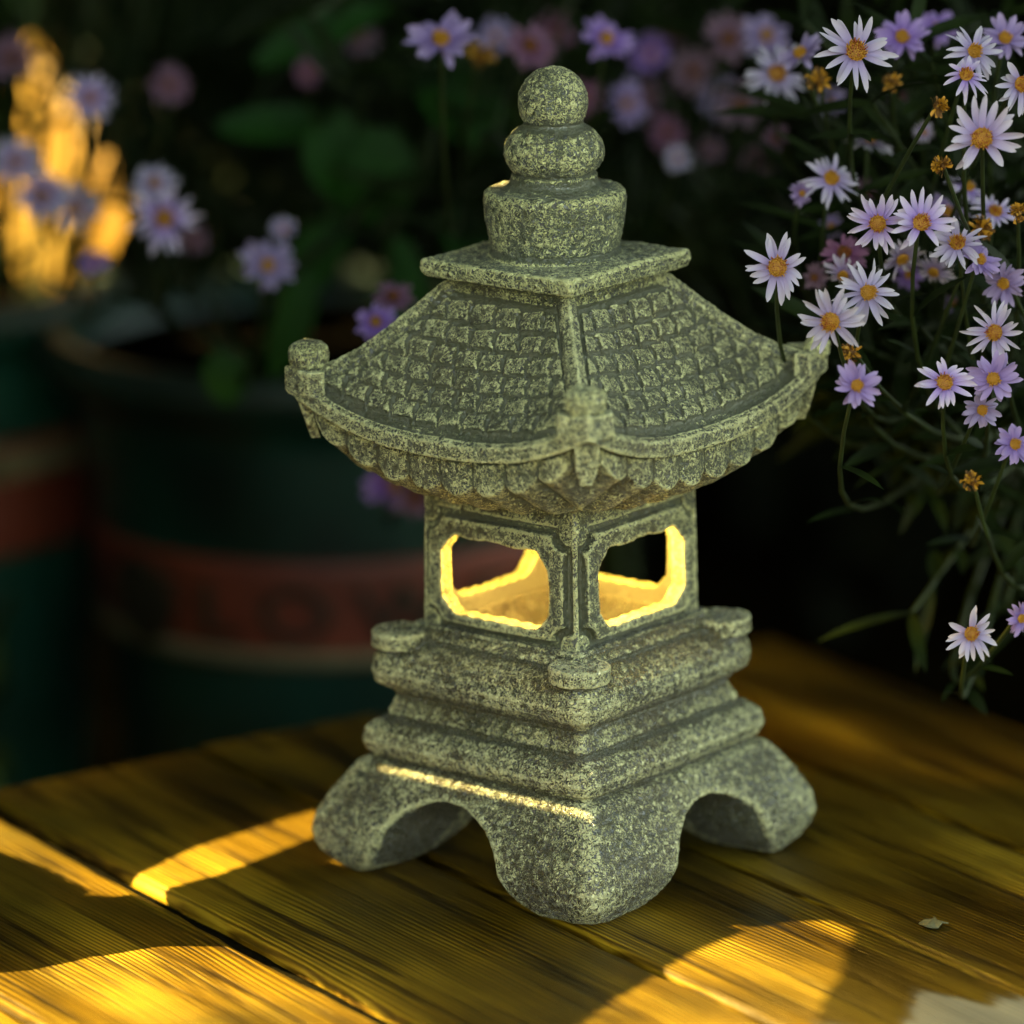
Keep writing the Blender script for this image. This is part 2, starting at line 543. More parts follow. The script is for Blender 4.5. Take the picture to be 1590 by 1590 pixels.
def f_roof(X, Y, Z):
    zt, s, a, t = ztop(X, Y)
    th, ins, sa, ss = tiles(X, Y, s, a)
    dd = (s - a) / math.sqrt(2)
    # smooth channel beside the ridge and band at the eave
    zs = zt - 2.0 + th * 1.0
    rw = np.interp(s, [27, 50, 64], [2.7, 3.3, 4.6]).astype(np.float32)
    ridge = 3.2 * (1 - sstep(rw - 0.5, rw + 0.7, dd))
    zs = zs + ridge
    rim = 1.9 * sstep(61.2, 62.2, s)
    zs = zs + rim * (1 - 0.6 * (ridge > 1.5))
    se = 64.4
    top = Z - zs
    # layer one: the rolled eave band
    zb1 = zt - 5.6
    d1 = np.maximum(np.maximum(top * 0.62, (zb1 - Z)), rsq(X, Y, se, 2.0))
    # layer two: scalloped tile ends below
    sg = np.where(np.abs(X) > np.abs(Y), Y, X)
    ph = sg / 13.6
    sc = np.abs(np.sin(math.pi * ph)) ** 0.8
    us = (np.interp(s, [0, 32, 45, 64], [0, 0, 5.0, 21.5]) * t ** 2.4).astype(np.float32)
    base_b = np.interp(s, [0, 31, 35, 50, 62.5, 66], [130.5, 130.5, 131.4, 136.6, 143.6, 145]).astype(np.float32)
    flute = 4.2 * sc * sstep(33, 46, s)
    zb2 = base_b + us - flute + 1.5
    ext = 62.9 - 1.6 * sc + 0.0 * Z
    ext = 60.8 + 1.5 * sc
    d2 = np.maximum(np.maximum(Z - (zt - 5.0), (zb2 - Z) * 0.8), rsq(X, Y, ext, 9.0))
    gap = np.maximum(np.abs(Z - (zt - 6.5)) - 1.1, 55.0 - s)
    d2 = np.maximum(d2, -gap)
    d = np.minimum(d1, d2)
    # corner brackets: a band across each eave corner with a hanging tongue
    ux = (np.abs(X) + np.abs(Y)) / math.sqrt(2)      # out along the diagonal
    wx = np.abs(np.abs(X) - np.abs(Y)) / math.sqrt(2)
    band = np.maximum(np.maximum(wx - 8.0, np.abs(ux - 87.2 + wx * 0.75) - 2.2), np.abs(Z - 170.4) - 2.9) - 0.8
    d = smin(d, band, 1.6)
    ton = np.maximum(np.maximum(wx - np.interp(Z, [151, 156, 168], [1.4, 2.9, 3.5]), np.abs(ux - 83.8 - (Z - 160) * 0.30) - 1.1), np.abs(Z - 160) - 9) - 0.6
    d = smin(d, ton, 0.8)
    # hollow
    return d


def b_roof(x, y, z, n):
    zt, s, a, t = ztop(x, y)
    th, ins, sa, ss = tiles(x, y, s, a)
    steep = np.clip((0.80 - n[:, 2]) / 0.25, 0, 1)
    g = np.ones_like(z)
    up_ = (z > zt - 4)
    g = np.where((ins > 0.5) & up_, 1.05 - 0.95 * (1 - sc_drop(x, y, s, a)), g)
    g = g + 0.35 * np.exp(-((s - 61.9) / 0.6) ** 2) * up_
    sg = np.where(np.abs(x) > np.abs(y), y, x)
    notch = np.abs(np.sin(math.pi * sg / 13.6)) < 0.10
    g = np.where((~up_) & notch & (z < zt - 6), 0.4, g)
    g = np.where((z < zt - 5.2) & (z > zt - 8.0) & (s < 62.5), 0.1, g)  # shadow of the eave gap put into the brush value
    dd = (s - a) / math.sqrt(2)
    chan = (ins < 0.5) & up_ & (dd > np.interp(s, [27, 50, 64], [2.7, 3.3, 4.6]) + 0.6) & (s < 60.9)
    g = np.where(chan, np.where(s > 58.3, 0.75, 0.2), g)
    return g


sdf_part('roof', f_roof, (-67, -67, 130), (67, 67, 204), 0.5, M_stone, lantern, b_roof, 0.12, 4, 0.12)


# --- ridge-end knobs (the fourth has broken off, only a stub is left)
def knob(cx, cy, hgt, seed):
    def fn(X, Y, Z):
        rr = np.sqrt((X - cx) ** 2 + (Y - cy) ** 2)
        r = np.interp(Z, [168, 172.8, 174.2, 176, 178.5, 181, 183], [4.4, 4.4, 5.4, 6.5, 6.9, 6.5, 5.2]).astype(np.float32)
        d = smax(rr - r, np.abs(Z - (168 + (hgt - 168) / 2)) - (hgt - 168) / 2, 3.4)
        return d
    return sdf_part('ridge_knob', fn, (cx - 8, cy - 8, 168), (cx + 8, cy + 8, hgt), 0.5, M_stone_top, lantern, None, 0.3, seed)


kq = 82.6 / math.sqrt(2)
for (sx, sy), hh, sd in ((FRONT, 182.5, 11), (LEFT, 183.2, 12), ((1, 1), 182.5, 13)):
    knob(sx * kq, sy * kq, hh, sd)


def f_stub(X, Y, Z):
    c = 87.0 / math.sqrt(2)
    return np.sqrt((X - c) ** 2 + (Y + c) ** 2 + ((Z - 173.5) * 1.1) ** 2) - 4.4 + 0.5 * np.sin(X * 1.3) * np.cos(Y * 1.7 + Z)


tag(sdf_part('knob_stub', f_stub, (56, -67, 168), (67, -56, 180), 0.5, M_stone_top, lantern, None, 0.4, 15), 'rough stub of a broken ridge knob')


# --- square cap slab and finial
def f_cap(X, Y, Z):
    hs = np.interp(Z, [196, 202.6, 203.6, 206, 209.4], [25.5, 26.0, 31.4, 32.2, 31.9]).astype(np.float32)
    d = rsq(X, Y, hs, 1.8) * 0.9
    return smax(d, np.maximum(197 - Z, Z - (209.6 - 0.02 * np.abs(X))), 1.0)


sdf_part('cap_slab', f_cap, (-34, -34, 196), (34, 34, 210), 0.5, M_stone_top, lantern, None, 0.26, 5)


def f_fin(X, Y, Z):
    rr = np.sqrt(X * X + Y * Y)
    rd = np.interp(Z, [208, 209.5, 210.6, 211.6, 213, 220, 227.5, 230, 231], [22.5, 22.2, 21.6, 20.9, 21.3, 22.9, 23.5, 23.2, 22.6]).astype(np.float32)
    disc = smax(rr - rd, np.maximum(208 - Z, Z - 231.2), 1.6)
    shelf = np.maximum(rr - np.interp(Z, [230, 233.2, 236], [18, 14.6, 14.0]), np.abs(Z - 232.5) - 3.5)
    e2 = (np.sqrt((rr / 16.4) ** 2 + ((Z - 243.6) / 11.3) ** 2) - 1) * 11.3
    neck = np.maximum(rr - 9.2, np.abs(Z - 253) - 4)
    e1 = np.sqrt(rr * rr + (Z - 260.0) ** 2) - 11.5
    d = smin(disc, shelf, 1.2); d = smin(d, e2, 1.6); d = smin(d, neck, 1.2); d = smin(d, e1, 1.2)
    return d


def b_fin(x, y, z, n):
    return np.clip(1 - 0.8 * np.exp(-((z - 233.6) / 1.6) ** 2) - 0.7 * np.exp(-((z - 252.2) / 1.4) ** 2) - 0.6 * np.exp(-((z - 210.6) / 1.2) ** 2), 0.05, 1)


sdf_part('finial', f_fin, (-25, -25, 208), (25, 25, 272), 0.5, M_stone_top, lantern, b_fin, 0.28, 6)

# --- the lamp inside
mt, t, b = nt('lamp_glow')
b.inputs['Emission Color'].default_value = (1.0, 0.62, 0.16, 1)
b.inputs['Emission Strength'].default_value = 30
bulb = MB()
rows = []
for i in range(7):
    th = math.pi * i / 6
    rows.append([(0.004 * math.sin(th) * math.cos(k * math.pi / 6), 0.004 * math.sin(th) * math.sin(k * math.pi / 6), 0.1255 + 0.005 * math.cos(th)) for k in range(12)])
bulb.grid(rows, closed=True)
bulb.v = [(x + 0.006, y - 0.006, z) for x, y, z in bulb.v]
bulb.build('bulb', mt, lantern)
ld = bpy.data.lights.new('lantern_light', 'POINT')
ld.energy = 0.13
ld.color = (1.0, 0.62, 0.085)
ld.shadow_soft_size = 0.003
lo = bpy.data.objects.new('lantern_light', ld)
lo.location = (0.006, -0.006, 0.114)
COL.objects.link(lo)
lo.parent = lantern

# ------------------------------------------------------------------ TABLE
NV = Vector((0.844, 0.536, 0)).normalized()       # across the planks
DV = Vector((NV.y, -NV.x, 0))                      # along the planks, towards the viewer
table = empty('wooden_table', (0, 0, -0.22), math.atan2(DV.y, DV.x))
tag(table, 'low table of worn yellow brown planks under the lantern with patches of sun', 'table')


def wood_mat():
    mt, t, b = nt('old_wood')
    L = t.links
    tc = N(t, 'ShaderNodeTexCoord'); P = tc.outputs['Object']
    at_ = N(t, 'ShaderNodeAttribute', attribute_name='plank')
    off = N(t, 'ShaderNodeCombineXYZ'); L.new(math_n(t, 'MULTIPLY', at_.outputs['Fac'], 1.7), off.inputs[0]); L.new(math_n(t, 'MULTIPLY', at_.outputs['Fac'], 0.37), off.inputs[2])
    ad = t.nodes.new('ShaderNodeVectorMath'); ad.operation = 'ADD'; L.new(P, ad.inputs[0]); L.new(off.outputs[0], ad.inputs[1])

    def mp(sc):
        n = N(t, 'ShaderNodeMapping'); n.inputs['Scale'].default_value = sc
        L.new(ad.outputs[0], n.inputs['Vector']); return n.outputs[0]
    # growth rings: stretched, bent noise read as bands
    n0 = N(t, 'ShaderNodeTexNoise', i_Scale=1.0, i_Detail=2.0); L.new(mp((3.0, 14, 14)), n0.inputs['Vector'])
    sep = N(t, 'ShaderNodeSeparateXYZ'); L.new(ad.outputs[0], sep.inputs[0])
    bands = math_n(t, 'ADD', math_n(t, 'MULTIPLY', sep.outputs[1], 900.0), math_n(t, 'MULTIPLY', n0.outputs[0], 30.0))
    bands = math_n(t, 'ADD', math_n(t, 'MULTIPLY', math_n(t, 'SINE', math_n(t, 'MULTIPLY', bands, 3.4)), 0.5), 0.5)
    n1 = N(t, 'ShaderNodeTexNoise', i_Scale=1.0, i_Detail=5.0, i_Roughness=0.65); L.new(mp((7, 700, 700)), n1.inputs['Vector'])
    n2 = N(t, 'ShaderNodeTexNoise', i_Scale=1.0, i_Detail=4.0); L.new(mp((5, 34, 34)), n2.inputs['Vector'])
    n3 = N(t, 'ShaderNodeTexNoise', i_Scale=9.0, i_Detail=3.0); L.new(P, n3.inputs['Vector'])
    n4 = N(t, 'ShaderNodeTexNoise', i_Scale=1.0, i_Detail=4.0, i_Roughness=0.6); L.new(mp((9, 170, 170)), n4.inputs['Vector'])
    v = math_n(t, 'ADD', math_n(t, 'MULTIPLY', math_n(t, 'MULTIPLY', bands, n2.outputs[0]), 0.50), math_n(t, 'MULTIPLY', n1.outputs[0], 0.50))
    v = math_n(t, 'ADD', v, math_n(t, 'MULTIPLY', n2.outputs[0], 0.50))
    c = ramp(t, v, [(0.38, (0.010, 0.005, 0.0003)), (0.56, (0.060, 0.033, 0.0007)), (0.72, (0.165, 0.094, 0.0022)), (0.92, (0.38, 0.25, 0.012))])
    # dark streaks and grime
    st = ramp(t, n4.outputs[0], [(0.34, (0.12, 0.09, 0.07)), (0.47, (1, 1, 1))])
    c2 = mixc(t, 0.9, c.outputs[0], st.outputs[0], 'MULTIPLY')
    gr = ramp(t, n3.outputs[0], [(0.38, (0.42, 0.44, 0.45)), (0.6, (1.1, 1.04, 1.0))])
    c3 = mixc(t, 1.0, c2, gr.outputs[0], 'MULTIPLY')
    # a bleached grey stain at the near right corner of the top
    dst = t.nodes.new('ShaderNodeVectorMath'); dst.operation = 'DISTANCE'
    L.new(P, dst.inputs[0]); dst.inputs[1].default_value = STAIN
    sv = math_n(t, 'ADD', dst.outputs['Value'], math_n(t, 'MULTIPLY', math_n(t, 'SUBTRACT', n2.outputs[0], 0.5), 0.11))
    sm = ramp(t, sv, [(0.056, (1, 1, 1)), (0.059, (0, 0, 0))])
    grey = ramp(t, v, [(0.4, (0.20, 0.19, 0.12)), (0.8, (0.45, 0.43, 0.28))])
    c4 = mixc(t, math_n(t, 'MULTIPLY', sm.outputs[0], 0.6), c3, grey.outputs[0])
    L.new(c4, b.inputs['Base Color'])
    rr = ramp(t, n2.outputs[0], [(0.3, (0.34,) * 3), (0.7, (0.55,) * 3)])
    L.new(rr.outputs[0], b.inputs['Roughness'])
    b.inputs['Specular IOR Level'].default_value = 0.35
    b.inputs['Specular Tint'].default_value = (1.0, 0.8, 0.35, 1)
    h = math_n(t, 'ADD', math_n(t, 'MULTIPLY', n1.outputs[0], 0.8), math_n(t, 'MULTIPLY', st.outputs[0], 0.5))
    h = math_n(t, 'ADD', h, math_n(t, 'MULTIPLY', bands, 0.25))
    bp = N(t, 'ShaderNodeBump', i_Strength=0.6, i_Distance=0.0012)
    L.new(h, bp.inputs['Height']); L.new(bp.outputs[0], b.inputs['Normal'])
    return mt


def to_table(p):
    return (p.dot(DV), p.dot(NV), p.z + 0.22)


def on_z(px, py, z=0.0):
    d = FW + RT * ((px - 795) / FPX) - UP * ((py - 795) / FPX)
    return CAM + d * ((z - CAM.z) / d.z)


STAIN = to_table(on_z(1600, 1640))
M_wood = wood_mat()
seams = [-0.318, -0.225, -0.1325, -0.039, 0.0402, 0.130, 0.2195]
gaps = [0.004, 0.003, 0.0078, 0.0022, 0.0022, 0.002, 0]
mb = MB(); plank_id = []
END = -0.1865
for i in range(len(seams) - 1):
    y0 = seams[i] + gaps[i] / 2; y1 = seams[i + 1] - gaps[i + 1] / 2
    x0 = END + random.uniform(-0.0015, 0.0015); x1 = 0.62
    be = 0.0030 if i in (1, 2) else 0.0018
    zt = 0.22 + (-0.0006, 0, 0, 0.0004, 0, 0.0003)[i % 6]
    prof = [(y0, 0.193), (y0, zt - be), (y0 + be * 0.3, zt - be * 0.3), (y0 + be, zt), (y1 - be, zt), (y1 - be * 0.3, zt - be * 0.3), (y1, zt - be), (y1, 0.193)]
    nseg = 60
    rows = []
    xs = [x0, x0 + 0.0006, x0 + 0.002] + [x0 + 0.002 + (x1 - x0 - 0.002) * k / nseg for k in range(1, nseg + 1)]
    for j, x in enumerate(xs):
        dz = (-0.002, -0.0006, 0)[j] if j < 3 else 0
        w1 = 0.0005 * math.sin(x * 61 + i) + 0.0004 * math.sin(x * 173 + i * 2)
        w2 = 0.0005 * math.sin(x * 55 + i * 3) + 0.0004 * math.sin(x * 190 + i)
        rows.append([(x, y + (w1 if k < 4 else w2) * (0.5 if gaps[min(i, 5)] < 0.002 else 1), (z + (dz if 0 < k < 7 else 0))) for k, (y, z) in enumerate(prof)])
    n0 = len(mb.v)
    mb.grid(rows, closed=True)
    mb.add(rows[0], [tuple(range(8))]); mb.add(rows[-1], [tuple(reversed(range(8)))])
    plank_id += [i * 1.0] * (len(mb.v) - n0)
top = mb.build('tabletop', M_wood, table, smooth=False)
a_ = top.data.attributes.new('plank', 'FLOAT', 'POINT'); a_.data.foreach_set('value', plank_id)


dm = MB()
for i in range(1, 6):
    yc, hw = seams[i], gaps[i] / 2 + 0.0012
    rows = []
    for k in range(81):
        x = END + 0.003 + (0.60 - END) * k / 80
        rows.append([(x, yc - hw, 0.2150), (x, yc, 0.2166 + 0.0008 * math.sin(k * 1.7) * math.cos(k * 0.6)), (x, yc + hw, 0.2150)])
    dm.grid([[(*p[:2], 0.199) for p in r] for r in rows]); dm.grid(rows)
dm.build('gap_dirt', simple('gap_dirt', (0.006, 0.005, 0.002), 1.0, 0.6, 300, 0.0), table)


def box(name, lo, hi, mat, parent, bev=0.0015):
    x0, y0, z0 = lo; x1, y1, z1 = hi
    mb = MB()
    c = bev
    rows = []
    for z, e in ((z0, c), (z0 + c, 0), (z1 - c, 0), (z1, c)):
        rows.append([(x0 + e, y0 + c, z), (x0 + c, y0 + e, z), (x1 - c, y0 + e, z), (x1 - e, y0 + c, z), (x1 - e, y1 - c, z), (x1 - c, y1 - e, z), (x0 + c, y1 - e, z), (x0 + e, y1 - c, z)])
    mb.grid(rows, closed=True)
    mb.add(rows[0], [tuple(reversed(range(8)))]); mb.add(rows[-1], [tuple(range(8))])
    return mb.build(name, mat, parent, smooth=False)


for k, x in enumerate((-0.15, 0.2, 0.55)):
    box('crossbeam', (x - 0.03, -0.31, 0.165), (x + 0.03, 0.21, 0.1925), M_wood, table)
for x in (-0.15, 0.55):
    for y in (-0.28, 0.18):
        box('leg', (x - 0.022, y - 0.022, 0.002), (x + 0.022, y + 0.022, 0.1645), M_wood, table)

# crumb of dry leaf on the table
mb = MB()
c0 = on_z(1450, 1440)
prof = [(-9, 0), (-5, 2.2), (-4, 6), (-1, 3.4), (1, 5.5), (3, 2.6), (9, 1.2), (5, -1.5), (2, -4), (-1, -2.6), (-5, -5.5), (-5.5, -2)]
ring = [(c0.x + a * 0.00055, c0.y + bb * 0.0009, 0.0016 + 0.0008 * math.sin(i * 2.0)) for i, (a, bb) in enumerate(prof)]
ring2 = [(x, y, z - 0.0005) for x, y, z in ring]
mb.grid([ring2, ring], closed=True)
mb.add([*ring, (c0.x, c0.y, 0.003)], [(i, (i + 1) % 12, 12) for i in range(12)])
o = mb.build('leaf_fragment', simple('dry_leaf', (0.12, 0.11, 0.045), 0.6, 0.3, 400), None)
tag(o, 'tiny torn crumb of dry leaf on the planks in front of the flower bush', 'leaf')

# ------------------------------------------------------------------ GROUND AND FENCE
mb = MB()
n = 40
rows = []
for i in range(n + 1):
    rows.append([(-5 + 10 * j / n, -5 + 10 * i / n, -0.22 + 0.0 * random.random()) for j in range(n + 1)])
mb.grid(rows)
g = mb.build('ground', simple('soil', (0.004, 0.003, 0.001), 1.0, 0.5, 14, 0.0), None)
tag(g, None, None, None, 'structure')

mb_f = empty('garden_fence', (0, 1.75, -0.22))
tag(mb_f, 'dark stained board fence in deep shade behind the bushes', 'fence')
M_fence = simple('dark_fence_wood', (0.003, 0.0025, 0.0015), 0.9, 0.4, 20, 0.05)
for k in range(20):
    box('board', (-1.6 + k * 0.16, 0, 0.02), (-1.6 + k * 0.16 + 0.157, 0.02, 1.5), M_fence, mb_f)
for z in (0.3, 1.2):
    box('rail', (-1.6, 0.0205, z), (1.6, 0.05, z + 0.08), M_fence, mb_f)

# ------------------------------------------------------------------ POTS


def pot_mats():
    out = []
    for nm, col, var in (('green_glaze', (0.0028, 0.022, 0.014), 0.7), ('red_band', (0.13, 0.022, 0.007), 0.45)):
        mt, t, b = nt(nm)
        tc = N(t, 'ShaderNodeTexCoord')
        no = N(t, 'ShaderNodeTexNoise', i_Scale=12.0, i_Detail=3.0)
        t.links.new(tc.outputs['Object'], no.inputs['Vector'])
        r = ramp(t, no.outputs[0], [(0.35, tuple(c * (1 - var) for c in col)), (0.7, tuple(c * (1 + var) for c in col))])
        t.links.new(r.outputs[0], b.inputs['Base Color'])
        b.inputs['Roughness'].default_value = 0.42 if nm[0] == 'g' else 0.6
        out.append(mt)
    return out


M_glaze, M_band = pot_mats()
M_rim = simple('pale_rim', (0.02, 0.034, 0.024), 0.5, 0.5, 14)  # rim paler than the pot body
M_letter = simple('dark_letter', (0.020, 0.014, 0.004), 0.7)
M_sunlit = simple('sunlit_stripe', (0.16, 0.13, 0.06), 0.7, 0.2)  # sunlit part of the band put into the colour
M_soil = simple('pot_soil', (0.003, 0.0025, 0.0015), 1.0, 0.4, 50, 0.0)


def lathe(prof, n=72, mi=0, mb=None):
    mb = mb or MB()
    mb.grid([[(r * math.cos(2 * math.pi * k / n), r * math.sin(2 * math.pi * k / n), z) for k in range(n)] for r, z in prof], closed=True, mi=mi)
    return mb


def text_mesh(txt, size):
    cu = bpy.data.curves.new('txt', 'FONT'); cu.body = txt; cu.size = size; cu.extrude = 0.0; cu.align_x = 'CENTER'; cu.align_y = 'CENTER'
    cu.space_character = 1.45
    ob = bpy.data.objects.new('txt', cu); COL.objects.link(ob)
    bpy.context.view_layer.update()
    me = bpy.data.meshes.new_from_object(ob.evaluated_get(bpy.context.evaluated_depsgraph_get()))
    vs = [v.co.copy() for v in me.vertices]; fs = [tuple(p.vertices) for p in me.polygons]
    bpy.data.objects.remove(ob); bpy.data.meshes.remove(me)
    return vs, fs


M_glaze_lit = simple('lit_glaze', (0.006, 0.044, 0.026), 0.45, 0.5, 12)  # lit copy of the green glaze, its light put into the colour


def pot(loc, label, rt, rb, H, face, scale_band=(0.30, 0.62), words=True, glaze=None):
    p = empty('flower_pot', loc)
    tag(p, label, 'flower pot')

    def rad(z):
        u = z / H
        return rb + (rt - rb) * (u ** 0.9)
    prof = [(0.001, 0.0), (rb - 0.004, 0.0), (rb, 0.004)]
    zb0, zb1 = H * scale_band[0], H * scale_band[1]
    for k in range(1, 22):
        prof.append((rad(H * 0.93 * k / 21), H * 0.93 * k / 21))
    prof += [(rad(H * 0.93) + 0.006, H * 0.935), (rt + 0.010, H * 0.95), (rt + 0.012, H * 0.98), (rt + 0.008, H), (rt + 0.001, H - 0.003), (rt - 0.004, H * 0.95), (rt - 0.007, H * 0.88)]
    lathe(prof).build('pot_body', glaze or M_glaze, p)
    bp = [(rad(zb0) - 0.001, zb0 - 0.001)] + [(rad(zb0 + (zb1 - zb0) * k / 10) + 0.0025, zb0 + (zb1 - zb0) * k / 10) for k in range(11)] + [(rad(zb1) - 0.001, zb1 + 0.001)]
    lathe([(rt + 0.004, H * 0.962), (rt + 0.0128, H * 0.966), (rt + 0.0134, H * 0.985), (rt + 0.009, H + 0.002), (rt + 0.001, H + 0.001), (rt - 0.002, H * 0.985)]).build('rim', M_rim, p)
    band = lathe(bp).build('band', M_band, p)
    for z in ((zb0 + 0.004,) if words else (zb1 - 0.007, zb1 - 0.0135)):
        lathe([(rad(z) + 0.001, z - 0.0035), (rad(z) + 0.0042, z - 0.003), (rad(z) + 0.0042, z + 0.003), (rad(z) + 0.001, z + 0.0035)]).build('sun_stripe', M_sunlit, band)
    lathe([(0.0005, H * 0.955), (rt - 0.0035, H * 0.950)]).build('soil', M_soil, p)
    if words:
        vs, fs = text_mesh('FLOWER', (zb1 - zb0) * 0.74)
        zc = (zb0 + zb1) / 2
        mb = MB()
        lo_, hi_ = [], []
        for v in vs:
            a = face + v.x * 1.12 / rad(zc)
            z = zc + v.y
            r = rad(z)
            lo_.append(((r + 0.002) * math.cos(a), (r + 0.002) * math.sin(a), z))
            hi_.append(((r + 0.006) * math.cos(a), (r + 0.006) * math.sin(a), z))
        mb.add(hi_, fs)
        mb.add(lo_, [tuple(reversed(f)) for f in fs])
        ed = {}
        for f in fs:
            for i in range(len(f)):
                e = (f[i], f[(i + 1) % len(f)]); ed[e] = 1
        nV = len(vs)
        side = [(e[0], e[1]) for e in ed if (e[1], e[0]) not in ed]
        mb.add(hi_ + lo_, [(b2, a2, a2 + nV, b2 + nV) for a2, b2 in side])
        mb.build('lettering', M_letter, band, smooth=False)
        # round emblem before the word
        mb = MB()
        a0 = face - 0.95
        ring = []
        for k in range(24):
            q = 2 * math.pi * k / 24
            ring.append((a0 + 0.017 * math.cos(q) / rad(zc), zc + 0.019 * math.sin(q)))
        top_ = [((rad(z) + 0.006) * math.cos(a), (rad(z) + 0.006) * math.sin(a), z) for a, z in ring]
        low_ = [((rad(z) + 0.002) * math.cos(a), (rad(z) + 0.002) * math.sin(a), z) for a, z in ring]
        mb.grid([low_, top_], closed=True); mb.add(top_, [tuple(range(24))])
        mb.build('emblem', M_letter, band)
    return p


p1 = at(530, 800, 2.24)
pot((p1.x, p1.y, -0.22), 'big dark green pot with a red lettered band behind the lantern', 0.117, 0.084, 0.298, R(-84), (0.575, 0.73))
p2 = at(-130, 800, 2.30)
pot((p2.x, p2.y, -0.22), 'green pot with a red band, its sunlit part painted cream, at the left edge of the picture', 0.084, 0.068, 0.310, R(-60), (0.635, 0.80), False, M_glaze_lit)

# ------------------------------------------------------------------ ASTERS


def petal_mat(name, tip, mid):
    mt, t, b = nt(name)
    tc = N(t, 'ShaderNodeTexCoord')
    at_ = N(t, 'ShaderNodeAttribute', attribute_name='along')
    no = N(t, 'ShaderNodeTexNoise', i_Scale=220.0, i_Detail=3.0)
    t.links.new(tc.outputs['Object'], no.inputs['Vector'])
    oi = N(t, 'ShaderNodeObjectInfo')
    v = math_n(t, 'ADD', at_.outputs['Fac'], math_n(t, 'MULTIPLY', math_n(t, 'SUBTRACT', no.outputs[0], 0.5), 0.7))
    r = ramp(t, v, [(0.1, mid), (0.55, tuple((a + c) / 2 for a, c in zip(mid, tip))), (1.0, tip)])
    hs = N(t, 'ShaderNodeHueSaturation')
    t.links.new(r.outputs[0], hs.inputs['Color'])
    t.links.new(math_n(t, 'ADD', math_n(t, 'MULTIPLY', oi.outputs['Random'], 0.5), 0.75), hs.inputs['Saturation'])
    t.links.new(math_n(t, 'ADD', math_n(t, 'MULTIPLY', oi.outputs['Random'], 0.2), 0.86), hs.inputs['Value'])
    t.links.new(hs.outputs[0], b.inputs['Base Color'])
    b.inputs['Roughness'].default_value = 0.6
    b.inputs['Specular IOR Level'].default_value = 0.25
    tr = N(t, 'ShaderNodeBsdfTranslucent'); t.links.new(hs.outputs[0], tr.inputs['Color'])
    mx = N(t, 'ShaderNodeMixShader'); mx.inputs[0].default_value = 0.25
    t.links.new(b.outputs[0], mx.inputs[1]); t.links.new(tr.outputs[0], mx.inputs[2])
    t.links.new(mx.outputs[0], t.nodes['Material Output'].inputs[0])
    return mt


M_lilac = petal_mat('lilac_petal', (0.56, 0.50, 0.55), (0.28, 0.19, 0.46))
M_purple = petal_mat('purple_petal', (0.36, 0.26, 0.46), (0.20, 0.115, 0.36))
M_pink = petal_mat('pink_petal', (0.20, 0.11, 0.15), (0.14, 0.06, 0.11))
M_disc_y = simple('yellow_florets', (0.42, 0.20, 0.01), 0.6, 0.6, 900)
M_disc_r = simple('red_florets', (0.28, 0.07, 0.01), 0.6, 0.8, 900)
M_brown = simple('brown_florets', (0.13, 0.055, 0.006), 0.7, 0.8, 700)
M_green = simple('stem_green', (0.016, 0.026, 0.003), 0.55, 0.4, 90)
M_green2 = simple('leaf_green', (0.0065, 0.012, 0.001), 0.6, 0.6, 60, 0.12)


